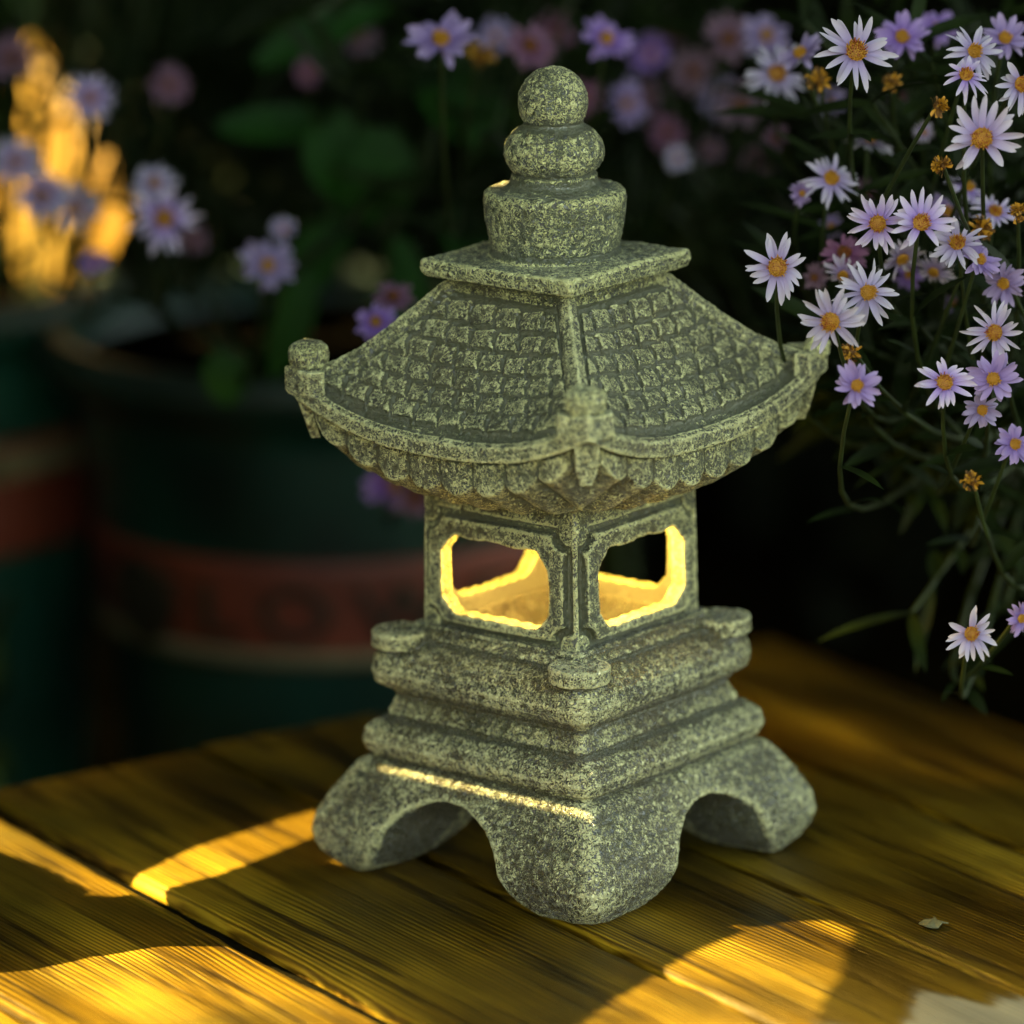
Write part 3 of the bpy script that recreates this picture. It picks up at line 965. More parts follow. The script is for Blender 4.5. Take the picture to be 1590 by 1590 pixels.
def head_meshes(seed, npet, wid, curl, mats, disc_r=0.24, gap=0.25):
    """unit-radius aster: petals in the xy plane, face towards +z"""
    rd = random.Random(seed)
    mb = MB(); along = []
    for layer in range(2):
        cnt = npet if layer == 0 else int(npet * 0.45)
        for k in range(cnt):
            if rd.random() < gap * 0.25: continue
            a = 2 * math.pi * (k + (0.5 if layer else 0) + rd.uniform(-0.28, 0.28)) / cnt
            Lp = rd.uniform(0.70, 1.05) * (1 if layer == 0 else 0.93)
            w = wid * rd.uniform(0.8, 1.2)
            el = rd.uniform(-0.10, 0.26) + curl * rd.uniform(0.3, 1.0)
            bend = rd.uniform(-0.65, 0.35) - abs(curl) * rd.uniform(0, 0.8)
            sw = rd.uniform(-0.18, 0.18)
            tw = rd.uniform(-0.9, 0.9)
            rows = []
            for i in range(9):
                u = i / 8
                r0 = 0.13 + (Lp - 0.13) * u
                wu = w * (0.42 + 0.78 * math.sin(math.pi * min(u * 0.86 + 0.10, 1)) ** 0.8) * (1 if u < 0.82 else math.sqrt(max(0.02, 1 - ((u - 0.82) / 0.185) ** 2)))
                row = []
                for j in range(5):
                    c = (j - 2) / 2
                    y = c * wu
                    z = el * (r0 - 0.1) + bend * (u ** 2) * 0.35 + 0.30 * wu * (c * c) + 0.012 * layer + tw * c * wu * u
                    x = r0
                    y2 = y + sw * u * u
                    row.append((x * math.cos(a) - y2 * math.sin(a), x * math.sin(a) + y2 * math.cos(a), z - 0.02 - 0.02 * layer))
                    along.append(u)
                rows.append(row)
            mb.grid(rows)
    ob = mb.build('flower_head', mats[0])
    at_ = ob.data.attributes.new('along', 'FLOAT', 'POINT'); at_.data.foreach_set('value', along)
    md = MB()
    rows = []
    for i in range(6):
        th = math.pi / 2 * i / 5
        rows.append([(disc_r * math.sin(th) * math.cos(q * math.pi / 8), disc_r * math.sin(th) * math.sin(q * math.pi / 8), 0.02 + 0.10 * math.cos(th)) for q in range(16)])
    md.grid(rows, closed=True)
    nf = 70
    for k in range(nf):
        rr = disc_r * 1.02 * math.sqrt((k + 0.5) / nf); a = k * 2.39996
        zb = 0.02 + 0.10 * math.sqrt(max(0, 1 - (rr / disc_r / 1.05) ** 2))
        h = rd.uniform(0.05, 0.12) * (1.4 if rr > disc_r * 0.5 else 0.8); w = rd.uniform(0.014, 0.024)
        ox, oy = rr * math.cos(a), rr * math.sin(a)
        tx, ty = ox * (1 + 0.35 * rd.random()), oy * (1 + 0.35 * rd.random())
        base = [(ox + w * math.cos(q * 1.5708), oy + w * math.sin(q * 1.5708), zb - 0.01) for q in range(4)]
        tip = [(tx + w * 0.8 * math.cos(q * 1.5708), ty + w * 0.8 * math.sin(q * 1.5708), zb + h) for q in range(4)]
        mi = 1 if (rd.random() < (0.75 if rr < disc_r * 0.6 else 0.35)) else 0
        md.grid([base, tip], closed=True, mi=mi); md.add(tip, [(0, 1, 2, 3)], mi)
    dc = md.build('flower_centre', [mats[1], mats[2]], ob, smooth=False)
    mc = MB()
    rows = []
    for u, r in ((-0.02, 0.17), (-0.06, 0.19), (-0.16, 0.15), (-0.26, 0.08), (-0.32, 0.035)):
        rows.append([(r * math.cos(q * math.pi / 6), r * math.sin(q * math.pi / 6), u) for q in range(12)])
    mc.grid(rows, closed=True)
    for k in range(14):
        a = 2 * math.pi * k / 14
        pts = []
        for u, r, w in ((-0.18, 0.15, 0.03), (-0.08, 0.21, 0.035), (-0.03, 0.27, 0.004)):
            pts.append([((r) * math.cos(a) - s * w * math.sin(a), r * math.sin(a) + s * w * math.cos(a), u) for s in (-1, 1)])
        mc.grid(pts)
    cl = mc.build('calyx', M_green, ob)
    return ob


protos = {}


def head(kind):
    return protos[kind]


defs = {
    'e': (11, 17, 0.066, 0.12, (M_lilac, M_disc_y, M_disc_r), 0.23),
    'f': (12, 21, 0.062, -0.18, (M_lilac, M_disc_y, M_disc_y), 0.21),
    'g': (13, 14, 0.074, 0.25, (M_lilac, M_disc_y, M_disc_r), 0.25),
    'a': (1, 19, 0.072, 0.02, (M_lilac, M_disc_y, M_disc_r), 0.25),
    'b': (2, 16, 0.080, 0.05, (M_lilac, M_disc_y, M_disc_r), 0.24),
    'c': (3, 22, 0.075, -0.05, (M_lilac, M_disc_y, M_disc_y), 0.22),
    'd': (4, 13, 0.080, -0.5, (M_lilac, M_disc_y, M_disc_r), 0.26),
    'p': (5, 18, 0.105, 0.05, (M_purple, M_disc_y, M_disc_y), 0.22),
    'q': (6, 18, 0.100, 0.10, (M_pink, M_brown, M_disc_r), 0.25),
}
# brown withered head: a ragged ball of florets
def withered():
    rd = random.Random(50)
    md = MB()
    for k in range(60):
        a = rd.uniform(0, 6.28); e = rd.uniform(-0.2, 1.4)
        d = Vector((math.cos(a) * math.cos(e), math.sin(a) * math.cos(e), math.sin(e)))
        x = d.orthogonal().normalized(); y = d.cross(x)
        r0, r1 = 0.35, rd.uniform(0.7, 1.05); w = rd.uniform(0.08, 0.15)
        md.grid([[d * r0 + x * w * 0.5, d * r0 - x * w * 0.5], [d * (r0 + r1) / 2 + x * w + y * 0.08, d * (r0 + r1) / 2 - x * w], [d * r1 + x * w * 0.7 + y * rd.uniform(-.3, .3), d * r1 - x * w * 0.6]], mi=0 if rd.random() < 0.6 else 1)
    rows = []
    for i in range(6):
        th = math.pi * i / 5
        rows.append([(0.42 * math.sin(th) * math.cos(q), 0.42 * math.sin(th) * math.sin(q), 0.42 * math.cos(th)) for q in [k * math.pi / 5 for k in range(10)]])
    md.grid(rows, closed=True, mi=0)
    return md.build('withered_head', [M_brown, M_disc_y], None)


# (px, py, radius px, depth offset from the lantern axis [m], kind, tilt x, tilt y)
F0 = 1.655
right_fl = [
    (1560, 60, 44, 0.05, 'p', -0.4, 0.2), (1455, 44, 36, 0.12, 'p', -0.3, 0.1), (1290, 160, 30, 0.14, 'p', 0.3, 0.3), (1395, 150, 26, 0.16, 'q', 0.5, 0.1),
    (1245, 300, 22, 0.07, 'p', 0.2, 0.2), (1470, 330, 38, 0.08, 'p', -0.6, 0.3), (1545, 330, 40, 0.05, 'a', -0.8, 0.2), (1410, 425, 30, 0.10, 'p', 0.4, 0.5),
    (1560, 440, 40, 0.03, 'p', 0.2, -0.6), (1585, 130, 50, 0.01, 'b', 0.2, 0.5), (1265, 430, 24, 0.08, 'q', 0.3, -0.4), (1345, 300, 26, 0.12, 'q', -0.4, -0.2),
    (1205, 215, 26, 0.18, 'q', 0.2, 0.3), (1480, 470, 22, 0.12, 'p', 0.6, 0.1), (1575, 690, 38, 0.02, 'p', -0.2, 0.4), (1585, 960, 30, 0.03, 'p', 0.2, 0.6),
    (1329, 80, 67, 0.01, 'a', -0.2, 0.1), (1500, 117, 40, 0.00, 'd', -0.5, 0.0), (1512, 80, 50, 0.02, 'c', -0.2, 0.35),
    (1525, 214, 66, -0.01, 'b', 0.1, -0.1), (1290, 279, 50, 0.06, 'c', -0.5, 0.2), (1363, 347, 51, 0.01, 'a', 0.1, -0.1),
    (1430, 346, 55, 0.00, 'b', -0.2, 0.15), (1487, 378, 48, 0.02, 'a', -0.5, -0.2), (1207, 415, 59, 0.00, 'b', 0.0, 0.0),
    (1347, 454, 56, 0.00, 'c', 0.0, 0.2), (1290, 499, 57, -0.01, 'a', 0.2, -0.25), (1330, 598, 42, -0.02, 'p', 0.1, 0.2),
    (1467, 594, 50, 0.00, 'b', -0.2, 0.0), (1542, 588, 46, 0.00, 'p', 0.1, 0.0), (1524, 636, 36, 0.01, 'p', 0.2, 0.3),
    (1545, 516, 52, 0.01, 'a', 0.1, -0.3), (1508, 984, 46, 0.02, 'b', 0.0, 0.1), (1521, 404, 38, 0.02, 'p', -0.5, 0.4),
    (1206, 114, 56, 0.12, 'a', -0.1, 0.1), (1350, 218, 42, 0.09, 'c', -1.1, 0.2), (1244, 84, 44, 0.08, 'p', -0.9, -0.5),
    (1400, 58, 46, 0.07, 'p', -0.3, 0.2), (1502, 292, 40, 0.07, 'c', -0.9, 0.5), (1311, 394, 42, 0.06, 'q', -0.7, 0.0),
    (1400, 400, 40, 0.05, 'c', 0.9, 0.4), (1435, 205, 20, 0.10, 'c', 0.2, 0.0), (1450, 420, 36, 0.06, 'c', 0.9, -0.3),
    (1310, 425, 36, 0.05, 'c', 0.8, -0.3),
]
right_dead = [(1457, 165, 20, 0.0), (1462, 257, 19, 0.0), (1272, 125, 22, 0.07), (1385, 127, 18, 0.07), (1521, 356, 24, 0.03), (1322, 547, 20, 0.02), (1510, 747, 19, 0.03), (1580, 330, 18, 0.02)]
mid_fl = [
    (768, 58, 34, 0.30, 'p', -0.3, 0.2), (862, 50, 36, 0.32, 'q', 0.1, 0.3), (1010, 84, 36, 0.34, 'p', 0.2, 0.1), (1100, 232, 26, 0.34, 'q', -0.2, 0.2), (1190, 56, 44, 0.22, 'p', -0.4, 0.1), (1000, 150, 34, 0.36, 'q', 0.1, 0.3), (1120, 150, 40, 0.34, 'p', 0.3, 0.1), (1040, 60, 38, 0.38, 'q', -0.1, 0.4), (560, 60, 30, 0.36, 'q', 0.1, 0.1), (1175, 250, 30, 0.3, 'q', 0.4, 0.1),
    (685, 62, 58, 0.13, 'p', -0.6, 0.0), (822, 72, 46, 0.20, 'q', -0.4, 0.3), (941, 62, 48, 0.18, 'p', -0.6, 0.2),
    (905, 150, 34, 0.24, 'q', 0.2, 0.2), (972, 160, 40, 0.28, 'p', 0.1, 0.4), (1052, 246, 26, 0.24, 'c', -0.2, 0.2), (1130, 60, 44, 0.24, 'q', 0, 0.2),
    (1035, 205, 34, 0.30, 'q', -0.1, 0.2), (1150, 165, 44, 0.24, 'q', 0.0, 0.0), (1075, 110, 40, 0.30, 'q', 0.3, 0.1),
    (610, 462, 36, 0.16, 'q', -0.7, 0.1), (583, 500, 38, 0.14, 'p', -0.3, 0.1), (612, 748, 56, 0.27, 'p', 0.5, 0.2), (645, 770, 40, 0.26, 'q', 0.4, -0.2),
    (480, 112, 26, 0.3, 'q', 0.1, 0.1), (1290, 350, 22, 0.12, 'p', 0.1, 0.1),
]
left_fl = [
    (140, 152, 44, 0.28, 'c', -0.2, 0.2), (262, 132, 36, 0.32, 'q', -0.2, 0.3), (66, 302, 48, 0.30, 'c', 0.1, 0.1), (116, 322, 44, 0.28, 'a', 0.2, 0.3),
    (255, 338, 60, 0.22, 'a', 0.1, 0.1), (240, 285, 40, 0.24, 'c', -0.4, 0.0), (146, 405, 26, 0.26, 'p', 0.2, 0.1), (440, 358, 24, 0.24, 'b', -0.3, 0.1),
    (415, 412, 48, 0.22, 'p', -0.1, 0.2), (300, 372, 28, 0.30, 'q', 0.2, 0.1), (24, 250, 44, 0.3, 'c', 0.1, 0.2), (20, 90, 40, 0.32, 'q', 0, 0),
]


def bez(p0, p1, p2, n=10):
    return [p0 * (1 - t) ** 2 + p1 * 2 * t * (1 - t) + p2 * t * t for t in [i / n for i in range(n + 1)]]


first = {}


def place_head(kind, pos, rad, tx, ty, parent, roll, dead=False):
    if kind in 'abc' and not dead: kind = {'a': 'ae', 'b': 'bg', 'c': 'cf'}[kind][int(abs(pos.x * 9173 + pos.z * 3571)) % 2]
    key = 'dead' if dead else kind
    if key not in first:
        o = withered() if dead else head_meshes(*defs[kind])
        first[key] = o
    else:
        src = first[key]
        o = src.copy(); COL.objects.link(o)
        for ch in src.children:
            c = ch.copy(); COL.objects.link(c); c.parent = o
    o.parent = parent
    basis = Matrix((RT, UP, -FW)).transposed().to_4x4()
    rot = basis @ Matrix.Rotation(tx, 4, 'X') @ Matrix.Rotation(ty, 4, 'Y') @ Matrix.Rotation(roll, 4, 'Z')
    o.matrix_parent_inverse = Matrix.Identity(4)
    mw = Matrix.Translation(pos - parent.location) @ rot @ Matrix.Scale(rad, 4)
    o.matrix_basis = mw
    return rot.to_3x3() @ Vector((0, 0, -1))


def lance(mb, p, d, L, w, nrm):
    d = d.normalized(); s = d.cross(nrm).normalized()
    up = s.cross(d)
    rows = []
    for i in range(6):
        u = i / 5
        c = p + d * L * u - up * (L * 0.22 * u * u)
        ww = w * math.sin(math.pi * min(1, 0.08 + u * 0.92)) ** 0.7
        rows.append([c - s * ww + up * ww * 0.25, c, c + s * ww + up * ww * 0.25])
    mb.grid(rows)


def px_of(p):
    d = p - CAM; z = d.dot(FW)
    return 795 + FPX * d.dot(RT) / z, 795 - FPX * d.dot(UP) / z


def clear_of_lantern(p):
    u, v = px_of(p)
    return not (380 < u < 1275 and v > 400 and p.y < 0.22) and not (u < 1190 and p.y < 0.15)


def aster_plant(label, root, hub, fl, dead, seed, extra_stems=30, leafn=500, hubspread=0.05, reach=0.3):
    rd = random.Random(seed)
    pl = empty('aster_plant', root)
    tag(pl, label, 'flowering plant')
    st = MB(); lf = MB()
    rv = Vector(root)

    def twig(p, back, r=0.0007):
        h = hub + Vector((rd.uniform(-1, 1), rd.uniform(-1, 1), rd.uniform(-1, 1))) * hubspread
        ctrl = p + back * (p - h).length * 0.45 + Vector((0, 0, -0.01))
        pts = bez(p, ctrl, h, 12)
        st.tube([q - rv for q in pts], [r + 0.0006 * i / 12 for i in range(13)], 5)
        for i in range(2, 12):
            if rd.random() < 0.8:
                q = pts[i]; tn = (pts[i - 1] - pts[i]).normalized()
                dd = (tn + Vector((rd.uniform(-1, 1), rd.uniform(-1, 1), rd.uniform(-0.6, 0.8))) * 0.9)
                if not clear_of_lantern(q + dd.normalized() * 0.02): continue
                lance(lf, q - rv, dd, rd.uniform(0.012, 0.030), rd.uniform(0.0012, 0.0026), Vector((rd.uniform(-.4, .4), -0.6, 0.8)).normalized())
        return pts
    for (px, py, rp, dz, kd, tx, ty) in fl:
        p = at(px, py, F0 + dz)
        rad = rp / FPX * (F0 + dz)
        back = place_head(kd, p, rad, tx, ty, pl, rd.uniform(0, 6.28))
        twig(p + back * rad * 0.3, (back + Vector((0, 0, -1.0))).normalized())
    for (px, py, rp, dz) in dead:
        p = at(px, py, F0 + dz)
        rad = rp / FPX * (F0 + dz)
        back = place_head('', p, rad, rd.uniform(-.6, .6), rd.uniform(-.6, .6), pl, rd.uniform(0, 6), True)
        twig(p + back * rad * 0.3, (back + Vector((0, 0, -1.0))).normalized())
    # main stems from the root to the hub
    for k in range(9):
        h = hub + Vector((rd.uniform(-1, 1), rd.uniform(-1, 1), rd.uniform(-1, 1))) * hubspread
        pts = bez(rv + Vector((rd.uniform(-.02, .02), rd.uniform(-.02, .02), 0)), Vector((rv.x, rv.y, (h.z + rv.z) / 2)), h, 10)
        st.tube([q - rv for q in pts], [0.0028 - 0.0014 * i / 10 for i in range(11)], 6)
    return pl, st, lf, rd


def finish(pl, st, lf):
    st.build('stem', M_green, pl)
    lf.build('leaves', M_green2, pl)


def fill_twigs(pl, st, lf, rd, pts_fn, n, hub, size=(0.018, 0.04), wid=(0.0015, 0.0032)):
    rv = pl.location
    for k in range(n):
        p = pts_fn()
        h = hub + Vector((rd.uniform(-1, 1), rd.uniform(-1, 1), rd.uniform(-1, 1))) * 0.05
        pts = bez(p, (p + h) / 2 + Vector((0, 0, rd.uniform(-0.05, 0.03))), h, 9)
        st.tube([q - rv for q in pts], 0.0008, 4)
        for i in range(0, 8):
            q = pts[i]; tn = (pts[max(i - 1, 0)] - pts[i + 1]).normalized()
            for _ in range(2):
                dd = tn * 0.7 + Vector((rd.uniform(-1, 1), rd.uniform(-1, 1), rd.uniform(-0.6, 0.8)))
                lance(lf, q - rv, dd, rd.uniform(*size), rd.uniform(*wid), Vector((rd.uniform(-.4, .4), -0.6, 0.8)).normalized())


hubR = at(1640, 500, 1.92)
plR, stR, lfR, rdR = aster_plant('pale lilac aster bush with sharp open flowers hanging in from the right', (0.30, 0.36, -0.22), hubR, right_fl, right_dead, 3)
fill_twigs(plR, stR, lfR, rdR, lambda: at(rdR.uniform(1230, 1600), rdR.uniform(20, 640), F0 + rdR.uniform(0.06, 0.22)), 70, hubR)
fill_twigs(plR, stR, lfR, rdR, lambda: at(rdR.uniform(1400, 1600), rdR.uniform(640, 960), F0 + rdR.uniform(0.1, 0.2)), 6, hubR)
finish(plR, stR, lfR)
hubM = at(900, -40, 2.15)
plM, stM, lfM, rdM = aster_plant('aster bush with pink and purple blurred flowers behind the finial', (0.03, 0.62, -0.22), hubM, mid_fl, [(746, 85, 24, 0.2)], 4)
fill_twigs(plM, stM, lfM, rdM, lambda: at(rdM.uniform(480, 1250), rdM.uniform(0, 420), F0 + rdM.uniform(0.25, 0.5)), 60, hubM)
finish(plM, stM, lfM)
hubL = at(200, -60, 2.2)
plL, stL, lfL, rdL = aster_plant('aster bush with soft white and mauve flowers over the green pots at left', (-0.24, 0.62, -0.22), hubL, left_fl, [], 5)
fill_twigs(plL, stL, lfL, rdL, lambda: at(rdL.uniform(270, 620), rdL.uniform(0, 420), F0 + rdL.uniform(0.5, 0.7)), 50, hubL)
finish(plL, stL, lfL)

# broad-leaved shrub far behind: blurred green leaves
M_broad = simple('broad_leaf', (0.007, 0.036, 0.0008), 0.6, 0.5, 20, 0.15)
sh = empty('leafy_shrub', (-0.07, 0.72, -0.22))
tag(sh, 'broad leaved green shrub in the dark behind the roof at left of the finial', 'shrub')
mb = MB(); rdS = random.Random(8)
rvS = Vector((-0.07, 0.72, -0.22))
pts = bez(rvS, rvS + Vector((0.0, 0, 0.3)), at(560, 0, 2.35), 12)
mb.tube([q - rvS for q in pts], 0.004, 8)
for (px, py) in ((510, 205), (590, 245), (560, 330), (640, 120), (460, 60), (380, 190), (700, 160), (350, 60)):
    q = at(px, py, 2.0)
    near = min(pts, key=lambda v: (v - q).length)
    mb.tube([x - rvS for x in bez(q, (q + near) / 2 + Vector((0, 0, 0.02)), near, 6)], 0.0015, 5)
mb.build('stem', M_green, sh)
mb = MB()
for (px, py, L, w, ang) in ((500, 175, 0.034, 0.009, -1.2), (590, 200, 0.036, 0.009, -1.6), (540, 330, 0.045, 0.006, -2.2), (650, 110, 0.04, 0.010, -0.6), (690, 330, 0.05, 0.006, -1.0), (400, 100, 0.05, 0.005, 0.5), (340, 200, 0.045, 0.005, 0.1), (620, 370, 0.05, 0.005, -1.4), (480, 420, 0.04, 0.005, -1.9), (350, 540, 0.02, 0.006, -1.5)):
    d = RT * math.cos(ang) + UP * math.sin(ang)
    lance(mb, at(px, py, 1.99) - rvS, d, L * 1.15, w * 1.7, (Vector((0.2, -0.8, 0.6))).normalized())
mb.build('leaves', M_broad, sh)

# big yellow leaf, glowing with sun from behind
mt, t, b = nt('yellow_leaf')
tc = N(t, 'ShaderNodeTexCoord'); no = N(t, 'ShaderNodeTexNoise', i_Scale=18.0, i_Detail=3.0)
t.links.new(tc.outputs['Object'], no.inputs['Vector'])
r = ramp(t, no.outputs[0], [(0.3, (0.36, 0.17, 0.012)), (0.7, (0.52, 0.33, 0.05))])
t.links.new(r.outputs[0], b.inputs['Base Color']); b.inputs['Roughness'].default_value = 0.5
tr = N(t, 'ShaderNodeBsdfTranslucent'); t.links.new(r.outputs[0], tr.inputs['Color'])
mx = N(t, 'ShaderNodeMixShader'); mx.inputs[0].default_value = 0.5
t.links.new(b.outputs[0], mx.inputs[1]); t.links.new(tr.outputs[0], mx.inputs[2]); t.links.new(mx.outputs[0], t.nodes['Material Output'].inputs[0])
YD = 2.28
pot_leaf = empty('yellow_leaved_plant', (at(90, 800, YD).x, at(90, 800, YD).y, -0.22))
tag(pot_leaf, 'plant with big golden yellow leaf lit by the sun at upper left', 'plant')
rvY = pot_leaf.location.copy()
mb = MB()
outl = [(50, 60, 4), (58, 110, 24), (78, 160, 46), (92, 210, 62), (104, 270, 84), (104, 330, 96), (92, 385, 90), (80, 430, 44), (75, 455, 3)]
rows = []
for px, py, hw in outl:
    rows.append([at(px + c * hw, py, YD + 0.006 * c * c - 0.00045 * (px + c * hw - 100)) - rvY for c in (-1, -0.66, -0.33, 0, 0.33, 0.66, 1)])
mb.grid(rows)
n0 = len(rows)
mb.build('leaf', mt, pot_leaf)
mb = MB()
mb.tube([q - rvY for q in bez(at(75, 438, YD), at(70, 600, YD), rvY, 10)], 0.0025, 7)
mb.build('stem', M_green, pot_leaf)

# dark hedge far behind
rdH = random.Random(21)
hm = MB()
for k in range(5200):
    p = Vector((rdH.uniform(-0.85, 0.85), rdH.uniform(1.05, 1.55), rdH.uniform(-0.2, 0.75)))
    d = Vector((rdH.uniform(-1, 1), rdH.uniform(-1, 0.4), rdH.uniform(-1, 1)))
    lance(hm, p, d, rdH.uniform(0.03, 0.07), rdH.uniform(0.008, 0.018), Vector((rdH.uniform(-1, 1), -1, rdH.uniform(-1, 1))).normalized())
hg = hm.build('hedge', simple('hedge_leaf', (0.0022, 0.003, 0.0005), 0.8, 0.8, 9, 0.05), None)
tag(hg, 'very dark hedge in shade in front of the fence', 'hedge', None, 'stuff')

# ------------------------------------------------------------------ LIGHT
S_AZ = R(6)        # the sun stands to the left, a little behind the lantern
S_EL = R(38)
SUN = Vector((-math.cos(S_EL) * math.cos(S_AZ), math.cos(S_EL) * math.sin(S_AZ), math.sin(S_EL)))
sd = bpy.data.lights.new('sun', 'SUN'); sd.energy = 5.0; sd.angle = R(0.5); sd.color = (1.0, 0.78, 0.36)
so = bpy.data.objects.new('sun', sd); COL.objects.link(so)
so.rotation_euler = SUN.to_track_quat('Z', 'Y').to_euler()
so.location = SUN * 3

# ------------------------------------------------------------------ leaf screen added left of the table, out of frame, to shape the sun
open_px = [
    [(90, 1402), (225, 1386), (330, 1360), (405, 1332), (500, 1292), (520, 1262), (490, 1258), (400, 1286), (300, 1318), (230, 1352), (150, 1385)],
    [(-60, 1560), (-20, 1512), (45, 1508), (130, 1490), (250, 1470), (350, 1470), (440, 1500), (545, 1550), (700, 1640), (-60, 1640)],
    [(960, 1552), (1050, 1500), (1110, 1468), (1170, 1445), (1230, 1433), (1290, 1432), (1325, 1446), (1310, 1480), (1308, 1510), (1275, 1552), (1240, 1640), (850, 1640)],
    [(-60, 1240), (45, 1292), (150, 1345), (215, 1378), (150, 1388), (70, 1345), (-60, 1300)],
]
open_pts = [[on_z(*q) for q in poly] for poly in open_px]
open_pts = [[(p.x, p.y) for p in poly] for poly in open_pts]
yl = at(100, 260, YD)


def sun_xy(p):
    k = p.z / SUN.z
    return (p.x - SUN.x * k, p.y - SUN.y * k)


cx, cy = sun_xy(yl)
open_pts.append([(cx + 0.11 * math.cos(a), cy + 0.045 * math.sin(a)) for a in [i * math.pi / 6 for i in range(12)]])
for px, py, dp, rx, ry in ((262, 955, 2.2, 0.014, 0.0032), (430, 985, 2.14, 0.010, 0.004), (85, 715, 2.27, 0.03, 0.012)):
    cx, cy = sun_xy(at(px, py, dp))
    open_pts.append([(cx + rx * math.cos(a), cy + ry * math.sin(a)) for a in [i * math.pi / 6 for i in range(12)]])


WIDE = []


def strip(pts, h, mg=0.003):
    WIDE.append([sun_xy(Vector(p) + Vector((0, max(h * 1.5, mg), 0))) for p in pts] + [sun_xy(Vector(p) - Vector((0, max(h * 1.5, mg), 0))) for p in pts][::-1])
    a = [sun_xy(Vector(p) + Vector((0, h, 0))) for p in pts]
    b_ = [sun_xy(Vector(p) - Vector((0, h, 0))) for p in pts]
    open_pts.append(a + b_[::-1])


Lx, Ly = -math.cos(R(AZ)), -math.sin(R(AZ))
_mt = Matrix.Rotation(R(AZ + 45), 3, 'Z')
strip([_mt @ Vector((-0.0508, a_ * 0.001, 0.0376)) for a_ in (46, 20, 0, -20, -56)], 0.0011, 0.005)
LEDGE = len(open_pts) - 1     # ledge above the left front foot
strip([(-0.010, 0.010, 0.212), (-0.010, 0.010, 0.272)], 0.0018)                       # back left edge of the finial
strip([(Lx * h * 0.001, Ly * h * 0.001 + 0.006, z * 0.001) for h, z in ((44, 196), (60, 184), (75, 177), (92, 173))], 0.0016)   # hip of the roof
strip([(-0.083, 0.004, 0.008), (-0.075, 0.006, 0.030), (-0.066, 0.008, 0.045)], 0.004)      # left foot
strip([(-0.060, -0.002, 0.083), (-0.054, -0.002, 0.083)], 0.003)                            # left corner disc


def inpoly(x, y, poly):
    c = False; j = len(poly) - 1
    for i in range(len(poly)):
        xi, yi = poly[i]; xj, yj = poly[j]
        if (yi > y) != (yj > y) and x < (xj - xi) * (y - yi) / (yj - yi) + xi: c = not c
        j = i
    return c


bbs = [(min(p[0] for p in q), max(p[0] for p in q), min(p[1] for p in q), max(p[1] for p in q)) for q in open_pts]


def is_open(x, y):
    for q, bb in zip(open_pts, bbs):
        if bb[0] <= x <= bb[1] and bb[2] <= y <= bb[3] and inpoly(x, y, q): return True
    return False


rdG = random.Random(99)
gm = MB()
root_g = Vector((-0.42, 0.1, -0.22))


def shade_leaf(L, W, xr, tgt):
    # a leaf that shades the point tgt of the table plane, at x in xr
    x = rdG.uniform(*xr)
    k = (tgt[0] - x) / (-SUN.x)
    c = Vector((tgt[0], tgt[1], 0)) + SUN * k
    if c.z < -0.2: return
    n_ = (SUN + Vector((rdG.uniform(-.5, .5), rdG.uniform(-.5, .5), rdG.uniform(-.5, .5)))).normalized()
    d = n_.orthogonal().normalized(); d.rotate(Matrix.Rotation(rdG.uniform(0, 6.28), 3, n_))
    s = n_.cross(d)
    rows = []
    for i in range(6):
        u = i / 5
        ww = W * math.sin(math.pi * min(1, 0.06 + 0.94 * u)) ** 0.75
        cc = c + d * L * (u - 0.5)
        rows.append([cc - s * ww - n_ * 0.12 * ww, cc + n_ * 0.0, cc + s * ww - n_ * 0.12 * ww])
    for r_ in rows:
        for v in r_:
            if v.x > -0.215: return
    fl_ = [p_ for i in range(5) for p_ in (rows[i][0], rows[i][1], rows[i][2], (rows[i][0] + rows[i + 1][0]) / 2, (rows[i][1] + rows[i + 1][1]) / 2, (rows[i][2] + rows[i + 1][2]) / 2, (rows[i][0] + rows[i][1]) / 2, (rows[i][2] + rows[i][1]) / 2)] + [rows[5][1]]
    for v in fl_:
        if is_open(*sun_xy(v)): return
        if L > 0.013 and any(inpoly(*sun_xy(v), q) for q in WIDE): return
    gm.grid([[v - root_g for v in r_] for r_ in rows])


for k in range(13000):
    shade_leaf(rdG.uniform(0.05, 0.08), rdG.uniform(0.016, 0.026), (-0.50, -0.25), (rdG.uniform(-0.45, 0.62), rdG.uniform(-0.35, 0.95)))
for k in range(9000):
    shade_leaf(rdG.uniform(0.018, 0.03), rdG.uniform(0.006, 0.010), (-0.34, -0.24), (rdG.uniform(-0.28, 0.22), rdG.uniform(-0.30, 0.10)))
for k in range(36000):
    # fine round leaflets that trim the edges of the sun openings
    q = open_pts[rdG.choice((0, 1, 2, 3, LEDGE, LEDGE, LEDGE))]
    i_ = rdG.randrange(len(q)); a0, a1 = q[i_], q[(i_ + 1) % len(q)]; f_ = rdG.random()
    shade_leaf(rdG.uniform(0.007, 0.012), rdG.uniform(0.0035, 0.006), (-0.28, -0.222), (a0[0] + (a1[0] - a0[0]) * f_ + rdG.gauss(0, 0.006), a0[1] + (a1[1] - a0[1]) * f_ + rdG.gauss(0, 0.006)))
for k in range(3500):
    shade_leaf(rdG.uniform(0.06, 0.09), rdG.uniform(0.02, 0.03), (-0.50, -0.3), (rdG.uniform(0.5, 1.0), rdG.uniform(-0.2, 0.95)))
    shade_leaf(rdG.uniform(0.07, 0.11), rdG.uniform(0.022, 0.034), (-0.95, -0.55), (rdG.uniform(-0.6, 1.1), rdG.uniform(0.75, 2.0)))

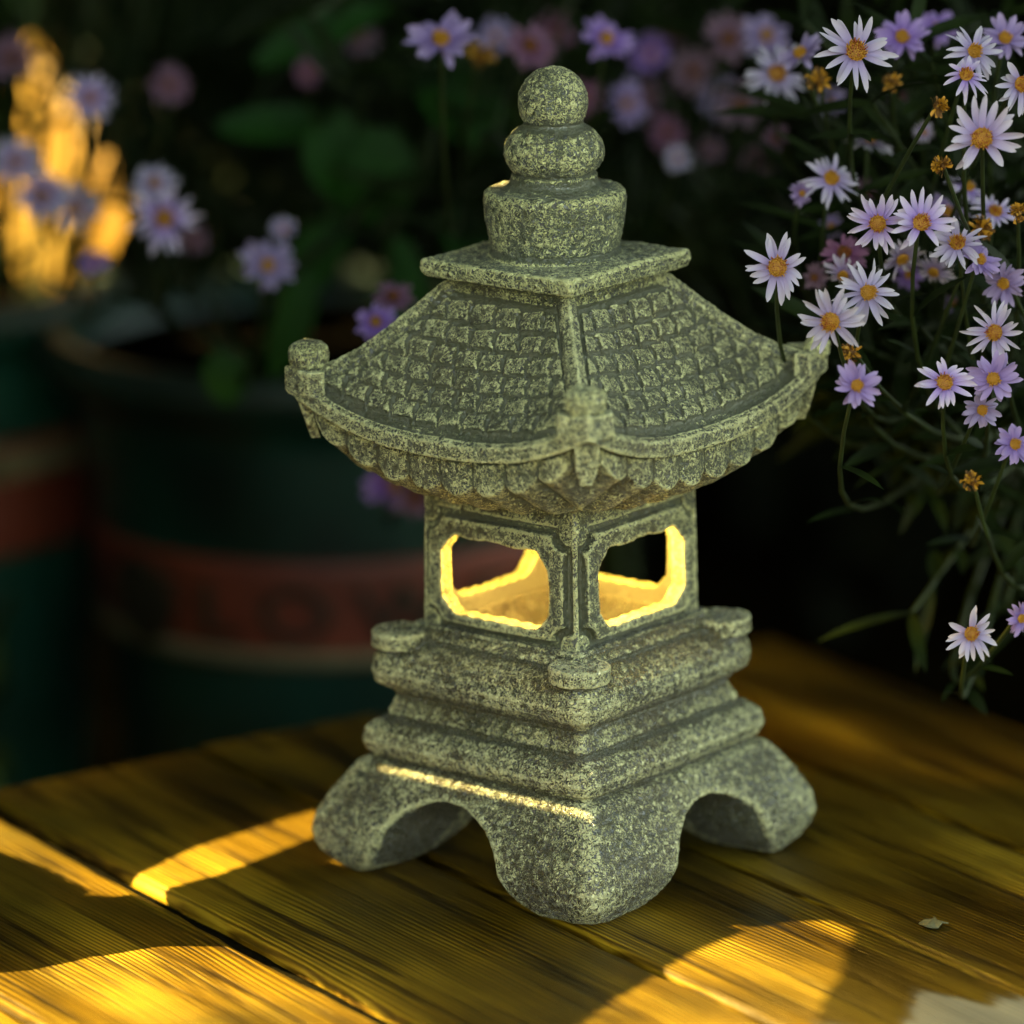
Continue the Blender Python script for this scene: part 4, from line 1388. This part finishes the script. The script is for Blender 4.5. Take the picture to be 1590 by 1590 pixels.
tr_root = Vector((0.9, 1.9, -0.22))
ov = empty('shade_canopy', tr_root)  # unseen leaf canopy, added to hold back sky light from above
tag(ov, 'unseen leaf canopy added overhead to keep sky light off the table', 'tree')
tmb = MB()
for k in range(3600):
    c = Vector((rdG.uniform(-0.55, 2.0), rdG.uniform(-0.30, 2.6), rdG.uniform(0.86, 1.15)))
    n_ = Vector((rdG.uniform(-.5, .5), rdG.uniform(-.5, .5), 1)).normalized()
    d = n_.orthogonal().normalized(); d.rotate(Matrix.Rotation(rdG.uniform(0, 6.28), 3, n_))
    lance(tmb, c - tr_root, d, rdG.uniform(0.10, 0.18), rdG.uniform(0.03, 0.05), n_)
tmb.build('crown', simple('canopy_leaf', (0.03, 0.06, 0.012), 0.5, 0.4, 20), ov)
tmb = MB()
tmb.tube([Vector((0, 0, 0)), Vector((0.01, 0, 0.6)), Vector((-0.02, -0.03, 1.1)), Vector((-0.2, -0.4, 1.25))], [0.07, 0.05, 0.04, 0.02], 12)
for k in range(8):
    e = Vector((rdG.uniform(-1.3, 0.9), rdG.uniform(-2.0, 0.5), rdG.uniform(1.15, 1.3)))
    tmb.tube(bez(Vector((0, 0, 0.95)), Vector((e.x * 0.4, e.y * 0.4, 1.3)), e, 8), [0.025 - 0.0025 * i for i in range(9)], 7)
tmb.build('trunk', simple('bark', (0.05, 0.035, 0.02), 0.9, 0.4, 30), ov)
gs = empty('shade_screen', root_g)
tag(gs, 'unseen leaf screen added beside the table, cut to shape the sun patches', 'shrub')
gm.build('leaves', simple('screen_leaf', (0.04, 0.075, 0.015), 0.5, 0.4, 20), gs)
mb = MB()
for k in range(60):
    e = Vector((rdG.uniform(-0.5, -0.27), rdG.uniform(-0.3, 0.8), rdG.uniform(0.2, 0.8)))
    br_ = bez(root_g + Vector((rdG.uniform(-.02, .02), rdG.uniform(-.02, .02), 0)), Vector((-0.4, (e.y) * 0.3, 0.1)), e, 24)
    if any(is_open(sun_xy(q)[0] + dx, sun_xy(q)[1] + dy) for q in br_ for dx in (-.012, 0, .012) for dy in (-.01, 0, .01)): continue
    mb.tube([q - root_g for q in br_], [0.008 - 0.00027 * i for i in range(25)], 7)
mb.build('stem', M_green, gs)

# ------------------------------------------------------------------ world
w = bpy.data.worlds.new('World'); S.world = w; w.use_nodes = True
wt = w.node_tree
bg = wt.nodes['Background']
sky = wt.nodes.new('ShaderNodeTexSky')
sky.sky_type = 'NISHITA'; sky.sun_disc = False
sky.sun_elevation = S_EL
sky.sun_rotation = math.atan2(SUN.x, SUN.y)
sky.altitude = 100; sky.air_density = 1.0; sky.dust_density = 2.5; sky.ozone_density = 0.6
wt.links.new(mixc(wt, 1.0, sky.outputs[0], (1.0, 0.88, 0.62), 'MULTIPLY'), bg.inputs[0])
bg.inputs[1].default_value = 0.135

S.view_settings.view_transform = 'Standard'
S.view_settings.look = 'None'
S.view_settings.exposure = 3.05
S.view_settings.gamma = 1.0
S.cycles.use_denoising = True
S.cycles.max_bounces = 6
S.cycles.sample_clamp_indirect = 8
